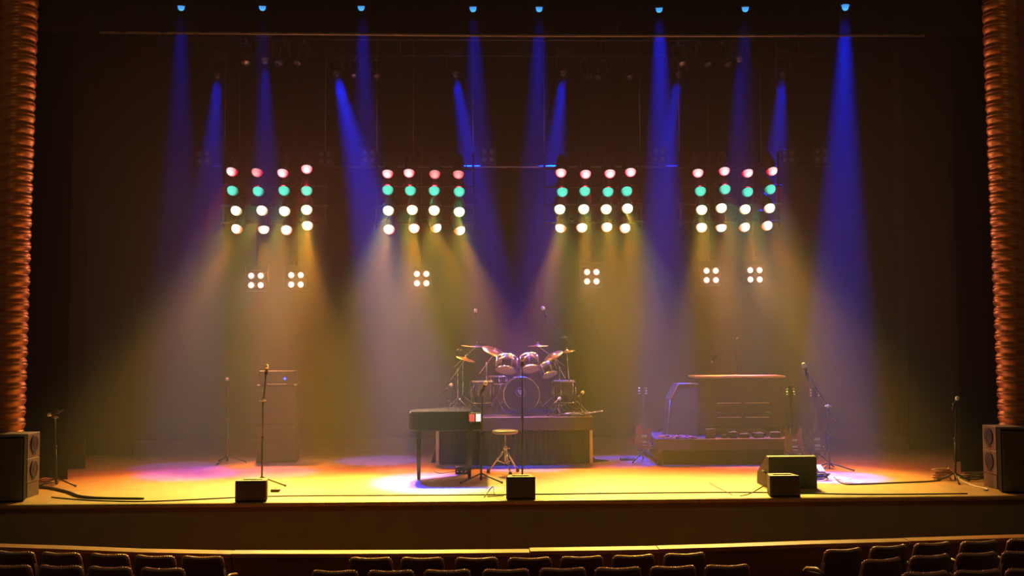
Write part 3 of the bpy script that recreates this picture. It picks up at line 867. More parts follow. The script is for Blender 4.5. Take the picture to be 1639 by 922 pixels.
def drum(label, centre, r, depth, axis, name, shell='drum_shell', batter='drum_head', reso='drum_head', group='drums of the kit', legs=0, lugs=8):
    """axis points out of the batter head; centre is the middle of the shell"""
    q = Vector(axis).to_track_quat('Z', 'Y')
    t = thing(name, label, 'drum', centre, 0, group); t.rotation_mode = 'QUATERNION'; t.rotation_quaternion = q
    h = depth / 2
    bm = NB(); lathe(bm, [(r * .99, -h), (r, -h), (r, h), (r * .99, h)], 36); obj('shell', bm, shell, t)
    for s, m in ((1, batter), (-1, reso)):
        bm = NB(); lathe(bm, [(r * .985, s * (h - .003)), (r * .6, s * (h - .001)), (0, s * h)], 36); obj('drumhead', bm, m, t)
        bm = NB(); lathe(bm, [(r * .985, s * (h + .008)), (r * 1.035, s * (h + .008)), (r * 1.035, s * (h - .02)), (r * .985, s * (h - .02)), (r * .985, s * (h + .008))], 36); obj('hoop', bm, 'chrome', t)
    for k in range(lugs):
        a = k * 2 * PI / lugs + .2
        bm = NB(); c, s = math.cos(a) * (r + .012), math.sin(a) * (r + .012)
        box(bm, (c, s, 0), (.022, .022, min(.09, depth * .4)), .006); tube(bm, (c, s, -h), (c, s, h), .0035, seg=6); obj('lug', bm, 'chrome', t)
    return t


rk = .30
k = drum('large bass drum with a dark front head at the centre of the kit', (KX, KY + .2, RZ + rk + .032), rk, .40, (0, 1, 0), 'bass_drum', reso='kick_head', lugs=10)
bm = NB()                                            # faint round emblem on the head: ring with a pale heart-like mark
lathe(bm, [(.075, 0), (.082, 0), (.082, .002), (.075, .002), (.075, 0)], 28)
prism(bm, [(-x, -y) for x, y in [(0, -.055), (.04, -.005), (.05, .03), (.03, .05), (.008, .036), (0, .022), (-.008, .036), (-.03, .05), (-.05, .03), (-.04, -.005)]], 0, .002)
e = obj('head_emblem', bm, 'pale_print', k); e.rotation_euler = (PI, 0, 0); e.location = (.02, .05, -.206)
for s in (-1, 1):
    bm = NB(); tube(bm, (s * .27, .10 * 0, 0), (s * .40, -rk + .0, .05), .009)
    q = bm
    o = obj('spur', bm, 'chrome', k)
# rack toms tipped to the drummer so their lower heads show
tY = KY + .18
for i, (x, y, r, lab) in enumerate(((811, 583, .165, 'left rack tom tipped back above the bass drum'), (848, 581, .155, 'right rack tom tipped back above the bass drum'))):
    c = P(x, y, tY)
    ax = Vector((.10 - .2 * i, .42, .9)).normalized()
    tm = drum(lab, c, r, .24, ax, 'rack_tom', lugs=6)
tm = thing('tom_mount', 'chrome double tom holder rising between the rack toms', 'drum mount', (KX, tY + .0, RZ + 2 * rk + .03))
bm = NB(); tube(bm, (0, 0, -.005), (0, .02, .30), .014)
obj('post', bm, 'chrome', tm)
for s in (-1, 1):
    bm = NB(); tube(bm, (0, .02, .2 + .05 * s), (s * .09, .02, .22), .011); obj('arm', bm, 'chrome', tm)
# third small tom, floor toms, snare
c = P(877, 592, tY + .22)
drum('small tom right of the two rack toms', c, .13, .2, Vector((-.3, .38, .88)).normalized(), 'rack_tom', lugs=6)
for x, y, lab, r, d in ((772, 640, 'floor tom on legs left of the bass drum', .2, .38), (903, 636, 'floor tom on legs right of the bass drum', .2, .38)):
    c = P(x, y, KY + .45); c.z = RZ + .17 + d / 2
    f_ = drum(lab, c, r, d, (0, 0, 1), 'floor_tom', lugs=6)
    for kk in range(3):
        a = kk * 2 * PI / 3 - PI / 2
        bm = NB(); tube(bm, ((r + .015) * math.cos(a), (r + .015) * math.sin(a), .1), ((r + .015) * math.cos(a), (r + .015) * math.sin(a), -d / 2 - .165), .006); obj('leg', bm, 'chrome', f_)
c = P(795, 600, KY + .9); c.z = RZ + .55
sn = drum('snare drum behind the left rack tom on a low stand', c, .175, .14, (0, 0, 1), 'snare_drum')
bm = NB()
for kk in range(3):
    a = kk * 2 * PI / 3; tube(bm, (0, 0, -.3), (.24 * math.cos(a), .24 * math.sin(a), -.54), .009); tube(bm, (0, 0, -.3), (.16 * math.cos(a), .16 * math.sin(a), -.075), .007)
obj('snare_stand', bm, 'chrome', sn)


def cymbal(label, px, py, Y, r, tilt, basex, boom=None, double=False, leg=.3, mt='brass'):
    """cymbal at px, py with its stand on the riser"""
    c = P(px, py, Y); bx = P(basex, 660, Y).x
    t = thing('cymbal_stand', label, 'cymbal', (bx, Y, RZ + .002), 0, 'cymbals on stands')
    L = c - t.location
    bm = NB(); tripod(bm, .28, leg, 3, random.uniform(0, 2), .009); obj('tripod', bm, 'chrome', t)
    top = Vector((0, 0, L.z * .8)) if abs(L.x) > .08 else Vector((L.x, 0, L.z - .03))
    bm = NB(); tube(bm, (0, 0, .2), top * .55, .014); tube(bm, top * .55, top, .010); obj('pole', bm, 'chrome', t)
    if abs(L.x) > .08:
        bm = NB(); d = (L - top).normalized(); tube(bm, top - d * .22, L - Vector((0, 0, .01)), .008); obj('boom_arm', bm, 'chrome', t)
        bm = NB(); ball(bm, top, .024, seg=10); obj('clutch', bm, 'chrome', t)
    q = Euler(tilt).to_quaternion()
    for z, flip in (((0, 1),) if not double else ((.018, 1), (-.014, -1))):
        bm = NB(); lathe(bm, [(0, .030 * flip), (r * .12, .028 * flip), (r * .2, .012 * flip), (r * .25, .010 * flip), (r * .6, 0.0), (r, -.010 * flip), (r, -.012 * flip), (r * .6, -.002), (r * .2, .009 * flip), (0, .027 * flip)], 36)
        o = obj('cymbal', bm, mt, t, L + Vector((0, 0, z))); o.rotation_mode = 'QUATERNION'; o.rotation_quaternion = q
    bm = NB(); tube(bm, L + Vector((0, 0, .02)), L + Vector((0, 0, .065)), .006); ball(bm, L + Vector((0, 0, .05)), .014, seg=8); obj('wing_nut', bm, 'steel', t)
    return t


cymbal('wide flat crash cymbal at the left of the kit', 763, 553, KY + .98, .28, (.06, .05, 0), 741)
cymbal('ride cymbal tipped steeply at the left of the rack toms', 793, 563, KY + .62, .24, (.30, .42, 0), 779, leg=.16)
cymbal('small splash cymbal low at the far left of the kit', 745, 574, KY + .3, .17, (.12, .3, 0), 733)
cymbal('flat crash cymbal right of the rack toms', 861, 553, KY + .85, .19, (.04, -.02, 0), 889)
cymbal('pair of hi-hat cymbals at the right of the kit', 886, 570, KY + .45, .17, (.3, -.45, 0), 896, double=True)
cymbal('small cymbal at the far right of the kit beside the boom stand', 907, 562, KY + .5, .15, (.1, -.15, 0), 915)


def overhead(label, base, top, b0, b1, d):
    t = mic_stand(label, base, top, (b0, b1), (b1, d), a0=.4, leg_r=.3, mic_col='lit_mic', size=1.2)
    return t


b = P(722, 660, KY + 1.25); b.z = RZ
overhead('tall boom microphone stand reaching up over the left of the drum kit', b, P(735, 560, KY + 1.25), P(722, 590, KY + 1.25), P(761, 500, KY + 1.15), (.1, -.1, 1))
b = P(905, 660, KY + 1.25); b.z = RZ
overhead('tall boom microphone stand slanting up over the right of the drum kit', b, P(903, 540, KY + 1.25), P(909, 548, KY + 1.25), P(870, 496, KY + 1.15), (-.35, -.1, .9))
# short mics in front of the kit
for x, y, lab in ((714, 618, 'low microphone stand at the left front corner of the drum riser'), (925, 630, 'low microphone stand at the right front corner of the drum riser'), (888, 640, 'low microphone stand just right of the bass drum')):
    b = P(x + 4, 665, RY + .25); b.z = RZ
    mic_stand(lab, b, P(x + 4, y + 8, RY + .25), None, (P(x + 6, y, RY + .22), (.5, .3, .5)), a0=.9, leg_r=.16, mic_col='lit_mic')
# hardware heap at the right end of the riser
for i in range(9):
    x = 893 + i * 5.5; p = P(x, 662, RY + .2 + .05 * (i % 3)); p.z = RZ + .012 + .014 * (i % 3)
    a = random.uniform(-.5, .5); ln = random.uniform(.16, .3)
    bm = NB(); d = Vector((math.cos(a), math.sin(a) * .5, random.uniform(0, .15))).normalized() * ln
    tube(bm, (0, 0, 0), d, .009); ball(bm, d, .015, seg=8)
    tag(obj('drum_hardware_rod', bm, 'chrome', None, p), f'chrome hardware rod at the right end of the drum riser, {ORD[i]} from left', 'hardware rod', 'hardware rods on the riser')

# ================================================================== GUITARS
def body_outline(kind):
    if kind == 'double':     # double cutaway solid body
        return [(0, 0), (.10, .005), (.16, .05), (.17, .12), (.145, .19), (.125, .24), (.13, .30), (.15, .36), (.145, .41), (.12, .415), (.10, .37), (.075, .325), (.045, .31), (0, .31),
                (-.045, .31), (-.075, .33), (-.10, .38), (-.125, .44), (-.15, .45), (-.155, .40), (-.135, .32), (-.125, .25), (-.145, .19), (-.17, .12), (-.16, .05), (-.10, .005)]
    return [(0, 0), (.09, .005), (.155, .05), (.175, .12), (.15, .19), (.115, .24), (.125, .30), (.14, .35), (.12, .385), (.085, .37), (.06, .33), (.03, .32), (0, .40),
            (-.05, .415), (-.10, .41), (-.135, .37), (-.135, .31), (-.115, .25), (-.15, .19), (-.175, .12), (-.155, .05), (-.09, .005)]


def guitar(label, base, H, color, kind, twist=0.0, split=True):
    """electric guitar leaning back on a stand; base is the floor point, H the height of the head"""
    b = Vector(base)
    s = thing('guitar_stand', 'stand holding the ' + label.replace(' electric', ''), 'guitar stand', b, twist, 'guitar stands')
    bm = NB(); tube(bm, (0, .18, .06), (0, .16, .62), .012); tripod(bm, .22, .26, 3, PI / 2, .011); obj('frame', bm, 'black_metal', s)
    for sx in (-1, 1):
        bm = NB(); ringsweep(bm, [(0, .16, .20), (sx * .10, .12, .20), (sx * .11, .0, .20), (sx * .11, -.03, .235)], .010, 8); obj('cradle_arm', bm, 'rubber', s)
    lean = .14
    t = thing('electric_guitar', label, 'guitar', b + Vector((0, .02, .222)), twist, 'guitars on stands')
    R = Matrix.Rotation(PI / 2 - lean, 4, 'X')
    L = H - .225
    bm = NB(); prism(bm, body_outline(kind), -.022, .022); bmesh.ops.bevel(bm, geom=[e for e in bm.edges if abs(e.verts[0].co.z - e.verts[1].co.z) < 1e-5], offset=.008, segments=2, affect='EDGES')
    bd = obj('body', bm, color, t); bd.matrix_local = R
    bm = NB(); box(bm, (0, (.30 + L - .17) / 2, .022), (.050, L - .17 - .30, .022), .006); nk = obj('neck', bm, 'wood_dark', t); nk.matrix_local = R
    bm = NB(); prism(bm, [(-.024, L - .18), (.024, L - .18), (.042, L - .14), (.040, L), (.015, L + .012), (-.03, L - .004), (-.042, L - .14)], .006, .022); hd = obj('headstock', bm, 'black_gloss', t); hd.matrix_local = R
    for k in range(6):
        sx = -1 if k < 3 else 1
        yy = L - .13 + (k % 3) * .045
        bm = NB(); tube(bm, (sx * .036, yy, .014), (sx * .058, yy, .014), .004, seg=6); ball(bm, (sx * .064, yy, .014), .011, (1, .7, .8), 8)
        tube(bm, (sx * .022, yy, .018), (sx * .022, yy, .034), .005, seg=6)
        obj('tuning_peg', bm, 'chrome', hd)
    for yy in (.12, .22):
        bm = NB(); box(bm, (0, yy, .028), (.085, .035, .014), .004); obj('pickup', bm, 'chrome', bd)
    bm = NB(); box(bm, (0, .065, .028), (.08, .018, .014), .004); obj('bridge', bm, 'chrome', bd)
    for kx, ky in ((.10, .10), (.115, .06)):
        bm = NB(); lathe(bm, [(.012, .022), (.010, .038), (0, .038)], 10, None, (kx, ky, 0)); obj('knob', bm, 'steel', bd)
    return t


p = G(1032, 741); guitar('dark reddish electric guitar on a stand left of the organ platform', p, P(1032, 617, p.y).z, 'guitar_red', 'single')
p = P(1273, 742, 3.0); p.z = 0; guitar('tan electric guitar on a stand at the right end of the organ platform', p, P(1271, 618, 3.0).z, 'guitar_tan', 'double', .1)
p = P(1309, 740, 3.1); p.z = 0; guitar('dark electric guitar with pale pickups behind the boom microphone stand', p, P(1309, 620, 3.1).z, 'guitar_dark', 'double', -.1)
# rug scraps and pedals by the first guitar
p = G(1005, 737)
t = thing('effects_pedal', 'small dark pedal on the floor left of the reddish guitar', 'pedal', p); bm = NB(); box(bm, (0, 0, .02), (.26, .12, .04), .008); obj('body', bm, 'black_paint', t)
bm = NB(); lathe(bm, [(.018, .04), (.018, .05), (0, .052)], 12); obj('foot_switch', bm, 'chrome', t)

# ================================================================== ORGAN PLATFORM
QY = 3.45
qa, qb = P(1052, 702, QY), P(1266, 702, QY)
QZ = P(1150, 703, QY).z
qc, qw, qd = (qa.x + qb.x) / 2, qb.x - qa.x, 2.0
rs = thing('keyboard_riser', 'low dark wooden platform on the right carrying the organ', 'riser', (qc, QY + qd / 2, 0))
bm = NB(); box(bm, (0, 0, QZ - .09), (qw, qd, .18), .008); obj('deck', bm, 'deck', rs)
bm = NB(); box(bm, (0, -qd / 2 + .012, QZ - .008), (qw + .01, .03, .02), .004); obj('edge_trim', bm, 'wood_dark', rs)
bm = NB(); box(bm, (0, -qd / 2 + .06, (QZ - .17) / 2 + .005), (qw - .2, .02, QZ - .18)); obj('skirt', bm, 'black_cloth', rs)
for sx in (-1, 1):
    for sy in (-1, 1):
        bm = NB(); box(bm, (sx * (qw / 2 - .035), sy * (qd / 2 - .035), (QZ - .17) / 2), (.06, .06, QZ - .17), .004); obj('leg', bm, 'wood_dark', rs)

OY = QY + .75
oa, ob = P(1112, 602, OY), P(1257, 602, OY)
oz1, oz0 = oa.z, P(1180, 684, OY).z
ow = ob.x - oa.x
og = thing('organ', 'wide dark upright organ on the platform with a lit lid edge', 'organ', ((oa.x + ob.x) / 2, OY, QZ + .002))
h1, h0 = oz1 - QZ, oz0 - QZ
bm = NB(); box(bm, (0, .30, (h0 + h1) / 2 - .02), (ow - .05, .56, h1 - h0 - .04), .012); obj('case', bm, 'wood_dark', og)
bm = NB(); box(bm, (-ow * .28, .29, h1 - .02), (ow * .44 - .004, .62, .035), .008); obj('lid', bm, 'lid_wood_lit', og)
bm = NB(); box(bm, (ow * .22, .29, h1 - .02), (ow * .56 - .004, .62, .035), .008); obj('lid', bm, 'lid_wood_lit', og)
xa, xb = P(1148, 650, OY).x - og.location.x, P(1231, 650, OY).x - og.location.x
for yy0 in (645, 668):
    z = P(1190, yy0, OY).z - QZ - .002
    for u0, u1 in ((0, .46), (.54, 1)):
        bm = NB(); box(bm, (xa + (xb - xa) * (u0 + u1) / 2, .015, z), ((xb - xa) * (u1 - u0), .05, .016), .004); obj('moulding', bm, 'lid_wood_lit', og)
for xx in (xa + .02, xb - .02):
    bm = NB(); ringsweep(bm, [(xx - .05, .02, h0 + .26), (xx - .04, -.02, h0 + .25), (xx + .04, -.02, h0 + .25), (xx + .05, .02, h0 + .26)], .008, 8); obj('handle', bm, 'steel', og)
for xx in (-ow / 2 + .08, ow / 2 - .08):
    for yy in (.06, .54):
        bm = NB(); box(bm, (xx, yy, h0 / 2 + .01), (.07, .07, h0 + .02), .008); obj('leg', bm, 'wood_dark', og)
bm = NB(); box(bm, (0, .58, .3), (ow - .2, .3, .03), .006); obj('stretcher', bm, 'wood_dark', og)

# tall case with a sloped shoulder at the left of the organ
SY = QY + .45
pt = [P(x, y, SY) for x, y in ((1068, 694), (1073, 640), (1086, 615), (1117, 615), (1117, 694))]
ox = pt[0].x
t = thing('equipment_case', 'dark equipment case with a sloped left shoulder beside the organ', 'case', (ox, SY, QZ + .002))
T = Matrix.Rotation(PI / 2, 4, 'X')
pts2 = [(p.x - ox, max(0.0, p.z - QZ)) for p in pt]; pts2[0] = (0, 0); pts2[-1] = (pts2[-1][0], 0)
bm = NB(); prism(bm, pts2, -.5, 0, T); obj('body', bm, 'tolex', t)
bm = NB(); ringsweep(bm, [(pts2[1][0] - .004, -.005, pts2[1][1]), (pts2[2][0] - .002, -.005, pts2[2][1] + .004), (pts2[3][0], -.005, pts2[3][1] + .004)], .010, 8); obj('edge_trim', bm, 'steel', t)
bm = NB(); ringsweep(bm, [(pts2[0][0] - .004, -.005, .02), (pts2[1][0] - .004, -.005, pts2[1][1])], .006, 8); obj('corner_trim', bm, 'steel', t)
# boxes and pedals on the platform edge
specs = [(1137, 689, .16, .12, .15, 'squat dark box left of the pedals under the organ'), (1172, 691, .14, .12, .10, 'dark box third from the right under the organ'), (1159, 694, .10, .1, .05, 'small flat pedal left of the dark box under the organ'),
         (1191, 694, .17, .12, .07, 'pale pedal unit in the middle under the organ'), (1214, 694, .16, .12, .08, 'dark pedal right of the pale pedal under the organ'), (1241, 693, .18, .14, .09, 'dark box nearest the tan guitar under the organ')]
for x, y, a_, d_, h_, lab in specs:
    p = P(x, 698, QY + .22); p.z = QZ + .002
    t = thing('effects_pedal', lab, 'pedal', p, random.uniform(-.2, .2), 'boxes on the organ platform')
    bm = NB(); box(bm, (0, 0, h_ / 2), (a_, d_, h_), .01); obj('body', bm, 'deck' if 'pale' in lab else 'black_paint', t)
    bm = NB(); lathe(bm, [(.014, h_), (.014, h_ + .012), (0, h_ + .014)], 10, None, (.03, -.02, 0)); obj('knob', bm, 'chrome', t)
    bm = NB(); box(bm, (0, -.03, h_ + .004), (a_ * .6, .03, .006)); obj('tread', bm, 'steel', t)


def cable(label, pts, r=.008, m='cable', name='cable', grp='cables on the stage floor'):
    """smooth cable through floor points"""
    P_ = [Vector(p) for p in pts]; out = []
    for i in range(len(P_) - 1):
        a, b, c, d = P_[max(0, i - 1)], P_[i], P_[i + 1], P_[min(len(P_) - 1, i + 2)]
        for k in range(8):
            u = k / 8
            out.append(.5 * ((2 * b) + (c - a) * u + (2 * a - 5 * b + 4 * c - d) * u * u + (3 * b - a - 3 * c + d) * u ** 3))
    out.append(P_[-1])
    bm = NB(); ringsweep(bm, out, r, 8)
    return tag(obj(name, bm, m), label, 'cable', grp)


def fl(x, y, z=.009): 
    p = G(x, y); p.z = z; return p


# tangle of reddish cable on the left end of the platform
pts = []
for i in range(40):
    u = i / 39
    p = P(1054 + 58 * u, 698, QY + .2); pts.append((p.x + .05 * math.sin(i * 2.1), QY + .12 + .10 * math.cos(i * 1.7) , QZ + .02 + .022 * (1 + math.sin(i * 1.3)) * (1 - .7 * u)))
cable('tangle of reddish cable on the left end of the organ platform', pts, .012, 'pink_cable')

# ================================================================== AMPLIFIER STACK AT THE BACK LEFT
AY = 4.3
aa, ab = P(414, 594, AY), P(471, 594, AY)
hz0 = P(440, 618, AY).z; hz1 = aa.z
aw = ab.x - aa.x + .06; ax_ = (aa.x + ab.x) / 2
cabh = hz0 / 2
for k in range(2):
    t = thing('speaker_cabinet', f"{['lower', 'upper'][k]} black guitar speaker cabinet under the amplifier head at the back left", 'speaker', (ax_, AY + .2, cabh * k + .001 * k), 0, 'guitar cabinets')
    bm = NB(); box(bm, (0, 0, cabh / 2), (aw, .36, cabh - .004), .015); obj('cabinet', bm, 'tolex', t)
    bm = NB(); box(bm, (0, -.183, cabh / 2), (aw - .07, .012, cabh - .08), .004); obj('grille', bm, 'tolex', t)
    for sx in (-1, 1):
        for sz in (.02, cabh - .025):
            bm = NB(); box(bm, (sx * (aw / 2 - .015), -.165, sz), (.045, .045, .045), .012); obj('corner', bm, 'black_metal', t)
t = thing('amplifier_head', 'guitar amplifier head with a blue pilot lamp on the cabinets at the back left', 'amplifier', (ax_, AY + .2, hz0 + .002))
ah = hz1 - hz0
bm = NB(); box(bm, (0, 0, ah / 2), (aw - .02, .28, ah - .006), .014); obj('case', bm, 'tolex', t)
bm = NB(); box(bm, (0, -.142, ah * .55), (aw - .12, .012, ah * .5), .004); obj('front_panel', bm, 'tolex', t)
bm = NB(); box(bm, (0, -.13, ah - .004), (aw - .08, .03, .012), .004); obj('top_trim', bm, 'pale_edge', t)
bm = NB(); box(bm, (.0, -.145, .03), (aw * .5, .015, .014), .004); obj('bottom_trim', bm, 'pale_edge', t)
for sx in (-1, 1):
    bm = NB(); box(bm, (sx * (aw / 2 - .02), -.128, .015), (.05, .04, .03), .008); obj('corner', bm, 'pale_edge', t)
px_ = P(456, 606, AY + .05)
bm = NB(); lathe(bm, [(.030, 0), (.030, .008), (.018, .016), (0, .018)], 16); o = obj('pilot_lamp', bm, 'pilot_blue', t); o.rotation_euler = (PI / 2, 0, 0); o.location = px_ - t.location; o.location.y = -.146
bm = NB(); ringsweep(bm, [(-.08, 0, ah - .006), (-.06, 0, ah + .025), (.06, 0, ah + .025), (.08, 0, ah - .006)], .009, 8); obj('handle', bm, 'rubber', t)

# ================================================================== CABLES, PAPERS ON THE FLOOR
cable('long thin dark cable running along the front edge of the stage', [(-6.1, .55, .009), (-5.75, .36, .009), (-5.3, .2, .009), (-4.6, .13, .009), (-3.2, .46, .009), (-1.5, .44, .009), (0, .42, .009), (1.5, .45, .009), (3.2, .42, .009), (4.6, .16, .009), (6, .14, .009)], .008)
cable('dark cable bundle looping from the left side speakers along the stage front', [fl(62, 768, .02), fl(75, 772, .02), fl(63, 780, .02), fl(85, 784, .02), fl(110, 790, .02), fl(130, 797, .02), fl(170, 799, .012), fl(230, 799.5, .01)], .018)
cable('dark cable running from the boom stand to the coil at the far right', [fl(1335, 765), fl(1350, 775), (fl(1375, 776)), fl(1430, 774), fl(1480, 772), fl(1505, 770)], .012)
cable('pale cable trailing from the coil toward the right stage corner', [fl(1533, 765), fl(1545, 773), fl(1560, 779), fl(1580, 784), fl(1575, 786)], .010, 'white_cable')
cable('thin dark cable curling left of the centre front fill speaker', [fl(775, 797), fl(788, 780), fl(792, 792), fl(806, 794), fl(780, 796)], .006)
cable('thin dark cable curving left of the right front fill speaker', [fl(1225, 776), fl(1215, 783), fl(1200, 791), fl(1185, 795)], .006)
cable('thin dark cable lying diagonally on the lit boards right of centre', [fl(1136, 774), fl(1150, 782), fl(1168, 791), fl(1172, 793)], .005)


def coil(label, c, R, n, m, h=.0):
    pts = []
    for i in range(n * 14 + 1):
        a = i * 2 * PI / 14
        rr = R * (.8 + .2 * math.sin(i * .37)); pts.append(Vector((c.x + rr * math.cos(a), c.y + .7 * rr * math.sin(a), .014 + .022 * (i / 14) * .9 + .008 * math.sin(i * 1.1))))
    bm = NB(); ringsweep(bm, pts, .011, 7)
    return tag(obj('cable_coil', bm, m), label, 'cable', 'coiled cables')


coil('heap of coiled reddish cable left of the far right microphone stand', fl(1509, 767), .15, 7, 'pink_cable')
coil('coil of dark cable right of the far right microphone stand', fl(1560, 768), .22, 4, 'cable')
coil('small coil of dark cable behind the floor monitor', fl(1314, 768), .13, 4, 'cable')
coil('small coil of cable at the foot of the far left microphone stand', fl(76, 776), .15, 4, 'pink_cable')
for i, (x, y, r, lab) in enumerate(((1340, 766, .3, 'white song sheet on the floor beside the boom stand'), (1366, 771, -.2, 'second white sheet on the floor right of the boom stand'))):
    p = fl(x, y, .002); bm = NB(); n = 8
    vs = [[bm.verts.new((.30 * (u / n - .5), .22 * (v / n - .5), .004 + .006 * math.sin(u * .9 + v * .4))) for v in range(n + 1)] for u in range(n + 1)]
    for u in range(n):
        for v in range(n): bm.faces.new((vs[u][v], vs[u + 1][v], vs[u + 1][v + 1], vs[u][v + 1])).smooth = True
    o = tag(obj('paper_sheet', bm, 'paper', None, p), lab, 'paper', 'papers on the stage floor'); o.rotation_euler.z = r
p = G(1312, 757)
t = thing('music_pedal', 'pale tilted pedal on the floor between the floor monitor and boom stand', 'pedal', p)
bm = NB(); box(bm, (0, 0, .02), (.1, .24, .04), .006); obj('base', bm, 'black_paint', t)
bm = NB(); box(bm, (0, -.02, .075), (.09, .22, .015), .005, Matrix.Rotation(.35, 3, 'X')); obj('treadle', bm, 'white', t)
p = G(441, 787)
t = thing('effects_pedal', 'small pedal on the boards right of the left front fill speaker', 'pedal', p); bm = NB(); box(bm, (0, 0, .02), (.12, .10, .04), .008); obj('body', bm, 'black_paint', t)
bm = NB(); lathe(bm, [(.014, .04), (.014, .05), (0, .052)], 10); obj('foot_switch', bm, 'chrome', t)
p = G(1222, 770)
t = thing('effects_pedal', 'small reddish box on the boards left of the floor monitor', 'pedal', p); bm = NB(); box(bm, (0, 0, .03), (.11, .1, .06), .008); obj('body', bm, 'guitar_red', t)
bm = NB(); lathe(bm, [(.014, .06), (.014, .07), (0, .072)], 10); obj('foot_switch', bm, 'chrome', t)

# ================================================================== ORCHESTRA RAIL
rl = thing('orchestra_rail', 'low curved wooden rail with a lit top between the stage and the front seats', 'rail', (0, 0, 0))
RZ_ = -.34
def rail_pt(x, y): return G(x, y, RZ_)
segs = [[(-60, 871), (100, 876), (225, 881), (372, 884)], [(373, 883.5), (520, 883.5), (680, 883), (847, 881.5)], [(848, 879.5), (960, 878), (1052, 876.5)], [(1053, 876), (1160, 873), (1300, 868), (1450, 864)], [(1451, 863.5), (1560, 860), (1700, 856)]]
for sg in segs:
    pts = []
    for (xa, ya), (xb, yb) in zip(sg, sg[1:]):
        for k in range(6): pts.append(rail_pt(xa + (xb - xa) * k / 6, ya + (yb - ya) * k / 6))
    pts.append(rail_pt(*sg[-1]))
    wdt = .2
    bm = NB(); rows_ = []
    for p in pts:
        rows_.append([bm.verts.new((p.x, p.y - wdt / 2, RZ_)), bm.verts.new((p.x, p.y + wdt / 2, RZ_)), bm.verts.new((p.x, p.y + wdt / 2, RZ_ - .045)), bm.verts.new((p.x, p.y - wdt / 2, RZ_ - .045))])
    for A, B in zip(rows_, rows_[1:]):
        for k in range(4): bm.faces.new((A[k], B[k], B[(k + 1) % 4], A[(k + 1) % 4]))
    bm.faces.new(rows_[0]); bm.faces.new(rows_[-1]); obj('cap', bm, 'rail_wood', rl)
    bm = NB(); rows_ = []
    for p in pts:
        rows_.append([bm.verts.new((p.x, p.y - .05, HF + .005)), bm.verts.new((p.x, p.y - .05, RZ_ - .044)), bm.verts.new((p.x, p.y + .05, RZ_ - .044)), bm.verts.new((p.x, p.y + .05, HF + .005))])
    for A, B in zip(rows_, rows_[1:]):
        for k in range(4): bm.faces.new((A[k], B[k], B[(k + 1) % 4], A[(k + 1) % 4]))
    bm.faces.new(rows_[0]); bm.faces.new(rows_[-1]); obj('panel', bm, 'rail_panel', rl)

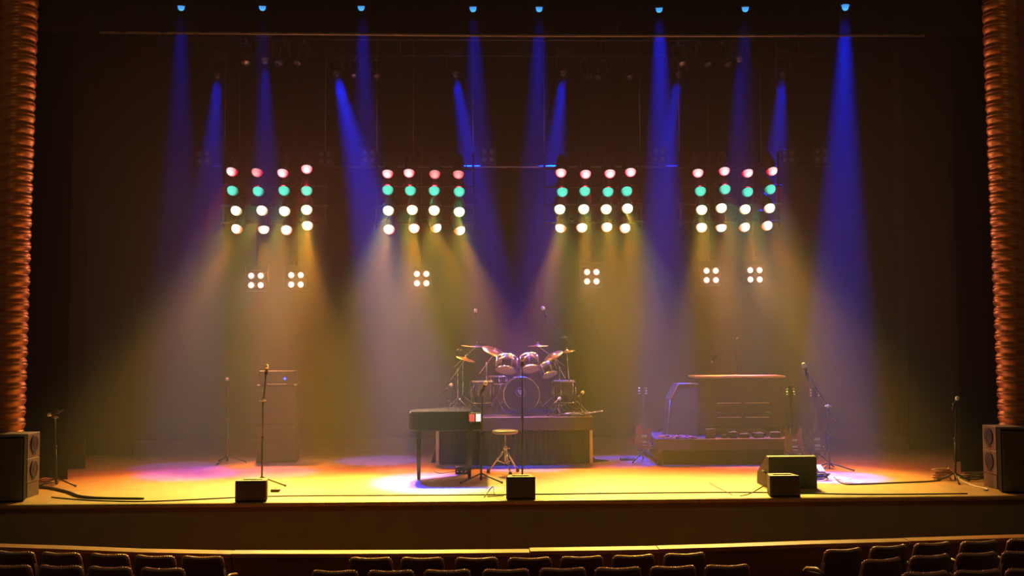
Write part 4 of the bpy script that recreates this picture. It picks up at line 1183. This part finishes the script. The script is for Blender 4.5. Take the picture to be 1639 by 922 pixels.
# ================================================================== AUDITORIUM SEATS
def theatre_seat(root, sides):
    H = .86; W = .236
    def backpt(u, v):                        # u -1..1 across, v 0..1 up
        x = u * W * (1 - .10 * max(0, v - .75) * 4 * abs(u) ** 6)
        y = .075 * u * u - .10 * v
        z = .36 + (H - .36) * v - .045 * v * abs(u) ** 8 + .012 * v * u * u
        return Vector((x, y, z))
    nu, nv = 16, 8
    bm = NB(); fr = [[bm.verts.new(backpt(-1 + 2 * i / nu, j / nv) + Vector((0, .035, 0))) for j in range(nv + 1)] for i in range(nu + 1)]
    bk_ = [[bm.verts.new(backpt(-1 + 2 * i / nu, j / nv) + Vector((0, -.03, 0))) for j in range(nv + 1)] for i in range(nu + 1)]
    for S in (fr, bk_):
        for i in range(nu):
            for j in range(nv): bm.faces.new((S[i][j], S[i + 1][j], S[i + 1][j + 1], S[i][j + 1])).smooth = True
    for i in range(nu):
        bm.faces.new((fr[i][nv], fr[i + 1][nv], bk_[i + 1][nv], bk_[i][nv])); bm.faces.new((fr[i][0], fr[i + 1][0], bk_[i + 1][0], bk_[i][0]))
    for j in range(nv):
        bm.faces.new((fr[0][j], fr[0][j + 1], bk_[0][j + 1], bk_[0][j])); bm.faces.new((fr[nu][j], fr[nu][j + 1], bk_[nu][j + 1], bk_[nu][j]))
    obj('backrest', bm, 'seat_cloth', root)
    # gathered piping along the top, stage glint put into its colour
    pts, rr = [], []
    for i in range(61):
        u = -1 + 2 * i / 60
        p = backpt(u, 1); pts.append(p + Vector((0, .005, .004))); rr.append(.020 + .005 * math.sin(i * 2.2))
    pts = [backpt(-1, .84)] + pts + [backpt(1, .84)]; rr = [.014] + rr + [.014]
    bm = NB(); ringsweep(bm, pts, rr, 8); obj('top_piping', bm, 'seat_trim_glint', root)
    bm = NB(); box(bm, (0, .25, .42), (.44, .42, .10), .04); obj('seat', bm, 'seat_cloth', root)
    bm = NB(); box(bm, (0, -.0, .24), (.46, .04, .26), .01); obj('back_panel', bm, 'seat_shell', root)
    for s in sides:
        bm = NB(); prism(bm, [(.02, 0), (.34, 0), (.30, .30), (.36, .58), (-.04, .62), (-.02, .3)], -.012, .012, Matrix.Translation((s * .256, 0, 0)) @ Matrix.Rotation(PI / 2, 4, 'Z') @ Matrix.Rotation(PI / 2, 4, 'X')); obj('side_standard', bm, 'seat_shell', root)
        bm = NB(); ringsweep(bm, [(s * .256, -.04, .635), (s * .256, .1, .65), (s * .256, .30, .615), (s * .256, .36, .57)], [.015, .019, .019, .015], 8); obj('armrest', bm, 'arm_wood', root)


def seat_row(cells, ztop, where, src):
    """cells: (x0, x1, y) of the top edge in the photo; ztop the height of the seat tops"""
    pts = [G((a + b) / 2, y, ztop) for a, b, y in cells]
    for i, p in enumerate(pts):
        a, b = pts[max(0, i - 1)], pts[min(len(pts) - 1, i + 1)]
        t = (b - a).normalized(); rz = math.atan2(t.y, t.x)
        n = len(pts)
        lab = f'dark red theatre seat, {where}, {ORD[i]} seat from left'
        loc = (p.x, p.y + .1, ztop - .875)
        k = int(i == n - 1)                  # the last seat of a row has an arm on both sides
        if src[k] is None:
            src[k] = thing('theatre_seat', lab, 'theatre seat', loc, rz, 'theatre seats'); theatre_seat(src[k], (-1, 1) if k else (-1,))
        else: dup(src[k], loc, rz, lab)


S = [None, None]
seat_row([(-90, -26, 883), (-14, 55, 885), (60, 129, 887), (139, 205, 889), (212, 279, 892), (288, 356, 893)], -.25, 'front row of the left block', S)
seat_row([(-26, 47, 907), (58, 128, 908), (137, 208, 910), (220, 295, 912)], -.19, 'second row of the left block', S)
seat_row([(555, 630, 895), (638, 713, 895), (724, 802, 895), (810, 887, 895), (895, 969, 893), (978, 1052, 891), (1061, 1134, 888)], -.25, 'front row of the centre block', S)
seat_row([(494, 575, 916), (584, 666, 916), (675, 756, 915), (768, 852, 914), (860, 943, 912), (950, 1031, 911), (1039, 1119, 909), (1127, 1206, 907)], -.19, 'second row of the centre block', S)
seat_row([(1319, 1385, 881), (1392, 1459, 876), (1465, 1527, 871), (1537, 1606, 868), (1612, 1678, 864)], -.25, 'front row of the right block', S)
seat_row([(1379, 1450, 897), (1456, 1529, 891), (1534, 1602, 887), (1604, 1678, 884)], -.19, 'second row of the right block', S)
seat_row([(1448, 1524, 918), (1531, 1609, 915), (1614, 1690, 912)], -.13, 'third row of the right block', S)
# side wall and floor steps beyond the seats are in the dark
